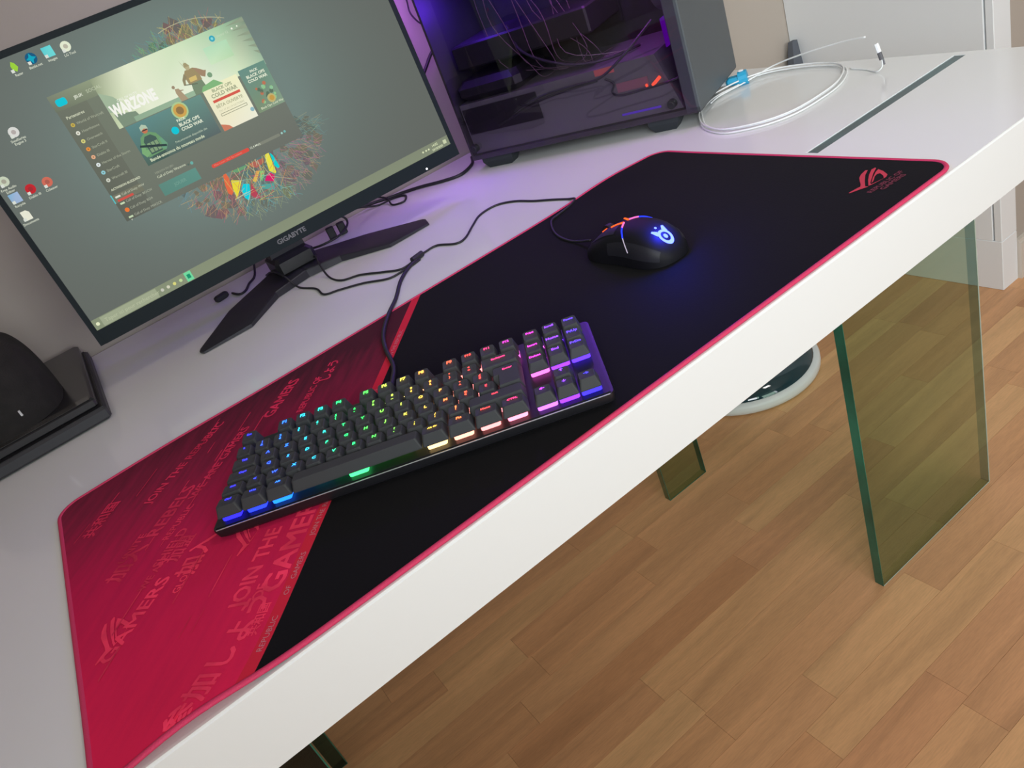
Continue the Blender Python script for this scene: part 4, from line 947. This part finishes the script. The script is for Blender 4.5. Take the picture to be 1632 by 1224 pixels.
# inside
ps = MB(); ps.loft([[(0.006, 0.026, 0.030), (0.165, 0.026, 0.030), (0.165, 0.415, 0.030), (0.006, 0.415, 0.030)], [(0.006, 0.052, 0.116), (0.165, 0.052, 0.116), (0.165, 0.415, 0.116), (0.006, 0.415, 0.116)]])
ps.build('power_shroud', M_casein, pc)
MB().box(0.0045, 0.0058, 0.262, 0.412, 0.064, 0.108).build('shroud_window', M_black, pc)
MB().box(0.166, 0.170, 0.03, 0.415, 0.030, 0.45).build('board_tray', M_pcb, pc)
mbd = MB(); mbd.box(0.158, 0.164, 0.150, 0.410, 0.150, 0.430); mbd.box(0.130, 0.158, 0.370, 0.408, 0.30, 0.42); mbd.build('main_board', M_pcb, pc)
gc = MB(); gc.bbox(0.030, 0.155, 0.150, 0.408, 0.165, 0.205, 0.003); gc.build('graphics_card', M_black, pc)
ck = MB(); ck.bbox(0.05, 0.155, 0.235, 0.335, 0.262, 0.375, 0.003)
for k in range(9): ck.box(0.045, 0.05, 0.24 + k * .0105, 0.243 + k * .0105, 0.265, 0.372)
ck.build('cpu_cooler', M_pcb, pc)
M_purple = emat('purple_led', lin((130, 30, 255)), 2.2); M_vio = emat('violet_led', lin((190, 40, 220)), 1.2)
for k in range(4): MB().bbox(0.118, 0.157, 0.196 + k * .009, 0.200 + k * .009, 0.27, 0.40, 0.0006).build('memory_stick', M_casein, pc)
MB().box(0.1165, 0.1175, 0.196, 0.227, 0.272, 0.398).build('memory_light', M_purple, pc)
def fan(cx_, cy_, cz_, ax, r=0.056):
    a = MB(); n = 28; P = []
    for k, (rr_, off_) in enumerate(((r, -.012), (r, .012), (r - .004, .012), (r - .004, -.012))):
        if ax == 'y': P.append([(cx_ + rr_ * math.cos(2 * math.pi * i / n), cy_ + off_, cz_ + rr_ * math.sin(2 * math.pi * i / n)) for i in range(n)])
    P.append(P[0]); a.loft(P, False)
    hub = [[(cx_ + rr_ * math.cos(2 * math.pi * i / n), cy_ + o_, cz_ + rr_ * math.sin(2 * math.pi * i / n)) for i in range(n)] for rr_, o_ in ((.018, -.01), (.018, .01))]
    a.loft(hub)
    for b in range(7):
        t = 2 * math.pi * b / 7; q = []
        for rr_, dt_ in ((.016, 0), (r - .006, 0.25), (r - .006, 0.75), (.016, 0.45)):
            q.append((cx_ + rr_ * math.cos(t + dt_), cy_ + (0.006 if dt_ > .3 else -.006), cz_ + rr_ * math.sin(t + dt_)))
        a.add(q, [(0, 1, 2, 3)])
    o = a.build('case_fan', M_casein, pc)
    e = MB(); L_ = [[(cx_ + rr_ * math.cos(2 * math.pi * i / n), cy_ - .0125, cz_ + rr_ * math.sin(2 * math.pi * i / n)) for i in range(n)] for rr_ in (r - .0035, r - .0005)]
    e.loft(L_, False).build('light_ring', M_purple, o)
fan(0.090, 0.400, 0.335, 'y'); fan(0.090, 0.040, 0.345, 'y'); fan(0.090, 0.040, 0.215, 'y')
# loose wires
random.seed(9)
for k in range(11):
    y0_ = 0.14 + random.random() * 0.22; x0_ = 0.02 + random.random() * 0.08
    P = [(x0_, y0_ + random.uniform(-.03, .03), 0.40), (x0_ - .004 + random.uniform(-.01, .01), y0_, 0.30), (x0_ * .7 + .006, y0_ - random.uniform(.0, .05), 0.22), (0.014 + random.random() * .03, y0_ - random.uniform(.02, .08), 0.15), (0.03 + random.random() * .06, y0_ - random.uniform(.03, .12), 0.121), (0.07 + random.random() * .06, y0_ - random.uniform(.05, .12), 0.119)]
    g = MB(); g.tube(P, 0.0006, 5, sub=5); g.build('internal_wire', M_pipe, pc)
for P, r in (([(0.05, 0.30, 0.21), (0.02, 0.27, 0.17), (0.012, 0.20, 0.135), (0.03, 0.14, 0.122), (0.08, 0.10, 0.120)], 0.0022),
             ([(0.0030, 0.330, 0.074), (0.0035, 0.284, 0.092), (0.0035, 0.24, 0.100), (0.0035, 0.19, 0.102), (0.0035, 0.144, 0.103), (0.010, 0.10, 0.125), (0.05, 0.06, 0.155)], 0.0020),
             ([(0.0030, 0.350, 0.070), (0.0032, 0.30, 0.082), (0.0033, 0.25, 0.094), (0.0033, 0.19, 0.098), (0.0033, 0.150, 0.100)], 0.0020),
             ([(0.0032, 0.136, 0.100), (0.0032, 0.124, 0.090), (0.0032, 0.130, 0.078), (0.0032, 0.118, 0.070), (0.0032, 0.08, 0.071), (0.0032, 0.040, 0.073), (0.01, 0.024, 0.074)], 0.0018)):
    g = MB(); g.tube(P, r * 1.05, 6, sub=6); g.build('internal_cable', M_cable, pc)
bx_ = MB(); bx_.bbox(0.008, 0.12, 0.285, 0.415, 0.117, 0.150, 0.010); bx_.build('cable_bundle', M_black, pc)
M_ls = emat('salmon_label_light', lin((170, 75, 75)), 0.6); 
g = MB(); g.box(0.0050, 0.0058, 0.119, 0.152, 0.106, 0.1155); g.build('red_label', pmat('red_label', (0.45, 0.10, 0.09), 0.5, emis=((0.5, 0.08, 0.08), 0.04)), pc)
g = MB(); g.box(0.0050, 0.0058, 0.070, 0.122, 0.074, 0.088); g.build('red_label', pmat('dull_red_label', (0.22, 0.09, 0.11), 0.5), pc)
M_or = emat('orange_led', lin((255, 90, 62)), 1.3)
g = MB(); g.tube([(0.0035, 0.0640, 0.0735), (0.0035, 0.0500, 0.0830)], 0.0026, 8, sub=1); g.tube([(0.0035, 0.0745, 0.0750), (0.0035, 0.0720, 0.0755)], 0.0024, 8, sub=1); g.build('orange_led', M_or, pc)
g = MB(); g.box(0.0042, 0.0058, 0.060, 0.125, 0.038, 0.041); g.build('painted_violet_streak', emat('violet_streak_glow', lin((95, 60, 200)), 0.7), pc)  # reflected purple streak imitated by a glowing bar
g = MB(); g.box(0.010, 0.15, 0.030, 0.0325, 0.12, 0.16); g.build('front_led_strip', emat('front_violet_led', lin((110, 10, 190)), 0.5), pc)
for (x, y_, z, e, c) in ((0.10, 0.345, 0.43, 4.6, (0.20, 0.03, 1.0)), (0.050, 0.370, 0.275, 0.7, (0.12, 0.02, 1.0)), (0.040, 0.10, 0.33, 1.6, (0.65, 0.15, 1.0)), (-0.03, 0.25, 0.50, 0.7, (0.6, 0.25, 1.0))):  # last entry is an added purple fill outside the case
    l = bpy.data.lights.new('tower_led_and_fill', 'POINT'); l.energy = e; l.color = c; l.shadow_soft_size = 0.03
    o = bpy.data.objects.new('tower_led_and_fill', l); COL.objects.link(o); o.parent = pc; o.location = (x, y_, z)
l = bpy.data.lights.new('tower_rear_light', 'POINT'); l.energy = 0.9; l.color = (0.5, 0.12, 1.0); l.shadow_soft_size = 0.03
o = bpy.data.objects.new('tower_rear_light', l); COL.objects.link(o); o.parent = pc; o.location = (0.02, TD + 0.03, 0.30)

# ------------------------------------------------------------------ cables on the desk
CR0 = 0.0022
def cable(name, P, r, label, m=M_cable, group=None, extra=None, z=None):
    pts = [(p[0], p[1], T + (p[2] if len(p) > 2 else r + (MZ + .0004 if (-.004 < p[0] < MW + .004 and p[1] < MD + .006) else 0.0002))) for p in P]
    b = pts[0]; g = MB(); g.tube([(x - b[0], y - b[1], zz - b[2]) for x, y, zz in pts], r, 8, sub=6)
    o = g.build(name, m, loc=b, smooth=True); tag(o, label, 'cable', group); return o
cable('keyboard_cable', [(0.3370, 0.232, 0.016), (0.3480, 0.2570, 0.010), (0.3650, 0.2940), (0.3793, 0.3467), (0.3958, 0.3873), (0.4224, 0.429), (0.4538, 0.4736), (0.4827, 0.5184), (0.5106, 0.5492), (0.5366, 0.5650)], 0.0026,
      'thick black cable running from the back of the keyboard over the mat edge')
cable('mouse_cable', [(0.4530, 0.8100, .008), (0.4500, 0.7600, .0240), (0.4425, 0.7300, .0200), (0.4403, 0.7024), (0.4440, 0.6563), (0.4676, 0.6341), (0.4879, 0.5952), (0.5074, 0.5640), (0.5380, 0.5718), (0.5556, 0.5772), (0.5752, 0.5751), (0.5893, 0.5415), (0.6064, 0.542), (0.6387, 0.573), (0.6683, 0.5982), (0.6996, 0.5998), (0.718, 0.5721), (0.7258, 0.5309), (0.7357, 0.4951), (0.7425, 0.4651), (0.7402, 0.4440), (0.7228, 0.4328), (0.6961, 0.4253), (0.6791, 0.4189), (0.6579, 0.3859), (0.6466, 0.354), (0.6440, 0.3242), (0.6430, 0.2850, .012)], 0.0016,
      'thin black cable looping from the mouse across the white desk to the monitor stand')
cable('usb_cable', [(0.5366, 0.5605), (0.5219, 0.5560), (0.5023, 0.5540), (0.4805, 0.558), (0.4561, 0.594), (0.4274, 0.6215), (0.4077, 0.6388), (0.4099, 0.6819), (0.3969, 0.7285, .003), (0.3890, 0.7500, .0230), (0.3850, 0.8000, .0240), (0.3850, 0.8700, .006)], 0.0016,
      'lower thin black cable leading from the cable tie to the left of the monitor hub')
g = MB(); g.tube([(-0.010, -0.003, 0), (0.010, 0.003, 0)], 0.0046, 10, sub=1); tag(g.build('cable_tie', M_cable, loc=(0.5366, 0.5668, T + 0.0048)), 'small black tie holding keyboard and mouse cables together', 'cable tie')
cable('power_cable', [(0.8300, 0.8850, .012), (0.8187, 0.8723), (0.7781, 0.8461), (0.7485, 0.8666), (0.7202, 0.9046), (0.6913, 0.9311), (0.6500, 0.9450, .006), (0.5900, 0.9480, .020), (0.5500, 0.9350, .060)], 0.0030,
      'black cable curving from the foot of the tower to behind the monitor')
cable('looped_cable', [(0.6100, 0.9500, .012), (0.6394, 0.9400), (0.6680, 0.9330), (0.6850, 0.9150), (0.6803, 0.8946), (0.6649, 0.8760), (0.6500, 0.8950), (0.6560, 0.9250, .009), (0.6450, 0.9420, .016)], 0.0018,
      'small loop of thin black cable under the right half of the monitor')
cable('video_cable', [(0.4600, 0.8650, .100), (0.5000, 0.8850, .050), (0.5500, 0.8900, .030), (0.5560, 0.8850, .014), (0.5300, 0.8700, .006), (0.4950, 0.8750, .004), (0.4700, 0.8900, .006)], 0.0020,
      'black cable drooping beside the two plugs behind the monitor')
cable('adapter_cable', [(0.3240, 0.8880), (0.3300, 0.8600), (0.3420, 0.8620), (0.3557, 0.8869, .003), (0.3750, 0.9150, .004), (0.3900, 0.9300, .03), (0.4000, 0.9000, .080)], 0.0020,
      'short black cable behind the left foot of the monitor stand')
g = MB(); g.bbox(-0.012, 0.012, -0.006, 0.006, 0, 0.010, 0.002); tag(g.build('cable_plug', M_cable, loc=(0.3060, 0.8900, T + .0001), smooth=False), 'chunky black plug lying on the desk left of the monitor stand', 'plug'); bpy.data.objects['cable_plug'].rotation_euler = (0, 0, 0.3)
for k in range(2):
    g = MB(); g.bbox(-0.007, 0.007, -0.005, 0.005, 0.0, 0.022, 0.0015); o = g.build('video_plug', M_cable, loc=(0.5230 + k * 0.020, 0.8900 - 0.004 * k, T + 0.0001))
    tag(o, ('left' if k == 0 else 'right') + ' one of two upright black plugs behind the monitor bottom edge', 'plug', 'upright plugs behind the monitor'); o.rotation_euler = (0, 0, -0.2)

cable('wall_cable', [(0.8550, 0.950, .330), (0.8483, 0.940, .294), (0.8440, 0.936, .2746), (0.8520, 0.934, .2555), (0.8660, 0.934, .2440), (0.8900, 0.936, .2380)], 0.0016,
      'thin dark cable looping down the wall between monitor and tower')
cable('strap_cable', [(0.9000, 0.936, .2300), (0.8519, 0.932, .1998), (0.8286, 0.930, .1805), (0.7900, 0.925, .1500)], 0.0032,
      'thick dark cable crossing the gap between monitor and tower')
# white fibre cord coil with its connectors
coil = [(1.0201, 0.4780), (0.9800, 0.4300), (0.9633, 0.3809), (0.9718, 0.3495), (0.9942, 0.32), (1.0287, 0.3016), (1.0789, 0.2985), (1.1294, 0.3058), (1.1794, 0.3321), (1.2040, 0.3629), (1.2110, 0.4126), (1.2050, 0.4650), (1.1850, 0.5050), (1.1367, 0.5145), (1.0990, 0.5200), (1.0580, 0.5080)]
g = MB(); zc = T
b0 = coil[0]
def cl_(k, d, z): return [(x + (1.09 - x) * d, y + (0.41 - y) * d, zc + z) for x, y in coil]
P = [(x, y, zc + 0.0018) for x, y in coil]
P2 = [(x + (1.09 - x) * 0.05, y + (0.41 - y) * 0.05, zc + 0.0040) for x, y in coil]
P3 = [(x + (1.09 - x) * 0.025, y + (0.41 - y) * 0.02 + 0.002, zc + 0.0062) for x, y in coil]
full = P + P2 + P3[:10]
free = [(1.2110, 0.4126, zc + .006), (1.1950, 0.4750, zc + .008), (1.1500, 0.5050, zc + .010), (1.0850, 0.5150, zc + .010)]
g.tube([(x - 1.09, y - 0.41, z - zc) for x, y, z in full + free], 0.00125, 6, sub=4)
fb = g.build('fibre_cable', M_optic, loc=(1.09, 0.41, zc), smooth=True); tag(fb, 'coiled thin white fibre cord lying on the desk right of the tower', 'cable')
g = MB(); FR = [(1.0700, 0.5000, zc + .004), (1.1000, 0.5080, zc + .004), (1.1554, 0.4994, zc + .005), (1.2000, 0.4835, zc + .0110), (1.2000, 0.4180, zc + .0262), (1.2000, 0.3480, zc + .0376), (1.1950, 0.3080, zc + .0420)]
g.tube([(x - 1.07, y - 0.50, z - zc) for x, y, z in FR], 0.00125, 6, sub=6)
tag(g.build('fibre_cable', M_optic, loc=(1.07, 0.50, zc), smooth=True), 'loose end of white fibre cord sticking up in front of the cabinet', 'cable')
pg = empty('fibre_plug', (1.1690, 0.2740, zc), label='small white and grey plug standing upright left of the dark desk strip', cat='plug')
g = MB(); g.tube([(0.020, 0.060, 0.0015), (0.012, 0.030, 0.0014), (0, 0.004, 0.0016), (0.001, -0.004, 0.006), (0.001, -0.006, 0.0130), (0.001, -0.0056, 0.018)], 0.0011, 6, sub=5); g.build('cord', M_optic, pg, smooth=True)
g = MB(); g.cyl((0.001, -0.0056, 0.0172), (0.001, -0.0030, 0.0270), 0.0030, n=10); g.build('grey_sleeve', pmat('grey_sleeve', (0.10, 0.10, 0.11), 0.5), pg)
g = MB(); g.cyl((0.001, -0.0030, 0.0272), (0.001, 0.0005, 0.0390), 0.0034, n=8); g.build('plug_tip', M_optic, pg)
g = MB(); g.cyl((0.002, -0.0085, 0.0100), (0.002, -0.0070, 0.0185), 0.0013, n=8); g.build('latch', M_letter, pg)
bc = empty('blue_connector', (1.1480, 0.5180, zc), math.radians(-52), label='bright blue fibre connector with white tips beside the tower front', cat='connector')
g = MB(); g.bbox(-0.014, 0.012, -0.010, 0.010, 0.004, 0.016, 0.003); g.cyl((0.006, 0, 0.010), (0.020, 0, 0.011), 0.0115, n=14); g.build('connector_body', M_cyan, bc)
g = MB(); g.cyl((-0.024, 0, 0.008), (-0.0135, 0, 0.009), 0.0022, 0.0045, n=10); g.build('white_tip', M_optic, bc)
g = MB(); g.bbox(0.0070, 0.0150, -0.0040, 0.0040, 0.0215, 0.0240, 0.001); g.build('white_key', M_optic, bc)

# ------------------------------------------------------------------ flat black box and black pouch at the left
bx = empty('media_box', (-0.02, 0.79, T), label='flat black media box at the left edge of the desk', cat='media box')
g = MB(); X0, X1, Y0, Y1 = -0.17, 0.105, -0.155, 0.160
g.bbox(X0, X1, Y0, Y1, 0.0015, 0.0185, 0.003); g.build('lower_shell', M_boxfront, bx)
g = MB(); g.bbox(X0 + .002, X1 - .007, Y0 + .012, Y1, 0.0190, 0.0330, 0.003); g.build('upper_shell', M_boxtop, bx)
g = MB(); g.box(X0 + .004, X1 - .004, Y0 + .004, Y1 - .004, 0.0180, 0.0195); g.build('recessed_band', M_black, bx)
g = MB(); g.box(X0 + .01, X1 - .012, Y0 + .0125, Y0 + .030, 0.0330, 0.0334); g.build('glossy_strip', pmat('glossy_strip', (0.05, 0.048, 0.045), 0.12, var=(14, .6)), bx)
for i in range(4):
    g = MB(); g.cyl(((X0 + .02, X1 - .02)[i % 2], (Y0 + .02, Y1 - .02)[i // 2], 0), ((X0 + .02, X1 - .02)[i % 2], (Y0 + .02, Y1 - .02)[i // 2], 0.0016), 0.006, n=10); g.build('box_foot', M_rubber, bx)
ph_ = MB(); L = []
for k in range(15):
    t = k / 14; z = 0.105 * math.sin(t * math.pi / 2) ** 0.85 if k else 0.0
    s = max(math.cos(t * math.pi / 2), 0.0) ** 0.27 if k < 14 else 0.05
    row_ = []
    for i in range(36):
        a = 2 * math.pi * i / 36; ca, sa = math.cos(a), math.sin(a); e = 0.62
        x = 0.092 * (abs(ca) ** e) * (1 if ca >= 0 else -1) * s * (1 + 0.03 * math.sin(3 * a + 1)); y_ = 0.082 * (abs(sa) ** e) * (1 if sa >= 0 else -1) * s
        row_.append((x, y_ + 0.22 * z * 0.4, z * (1 + 0.05 * math.sin(2 * a + .5))))
    L.append(row_)
ph_.loft(L); pch = empty('pouch', (-0.050, 0.742, T + 0.0332), label='rounded black fabric pouch resting on the flat black box', cat='pouch')
autosmooth(ph_.build('pouch_body', M_fabric, pch), 60)
g = MB(); g.box(0.0475, 0.0500, -0.0840, -0.0815, 0.020, 0.028); g.build('metal_tag', M_metal, pch)
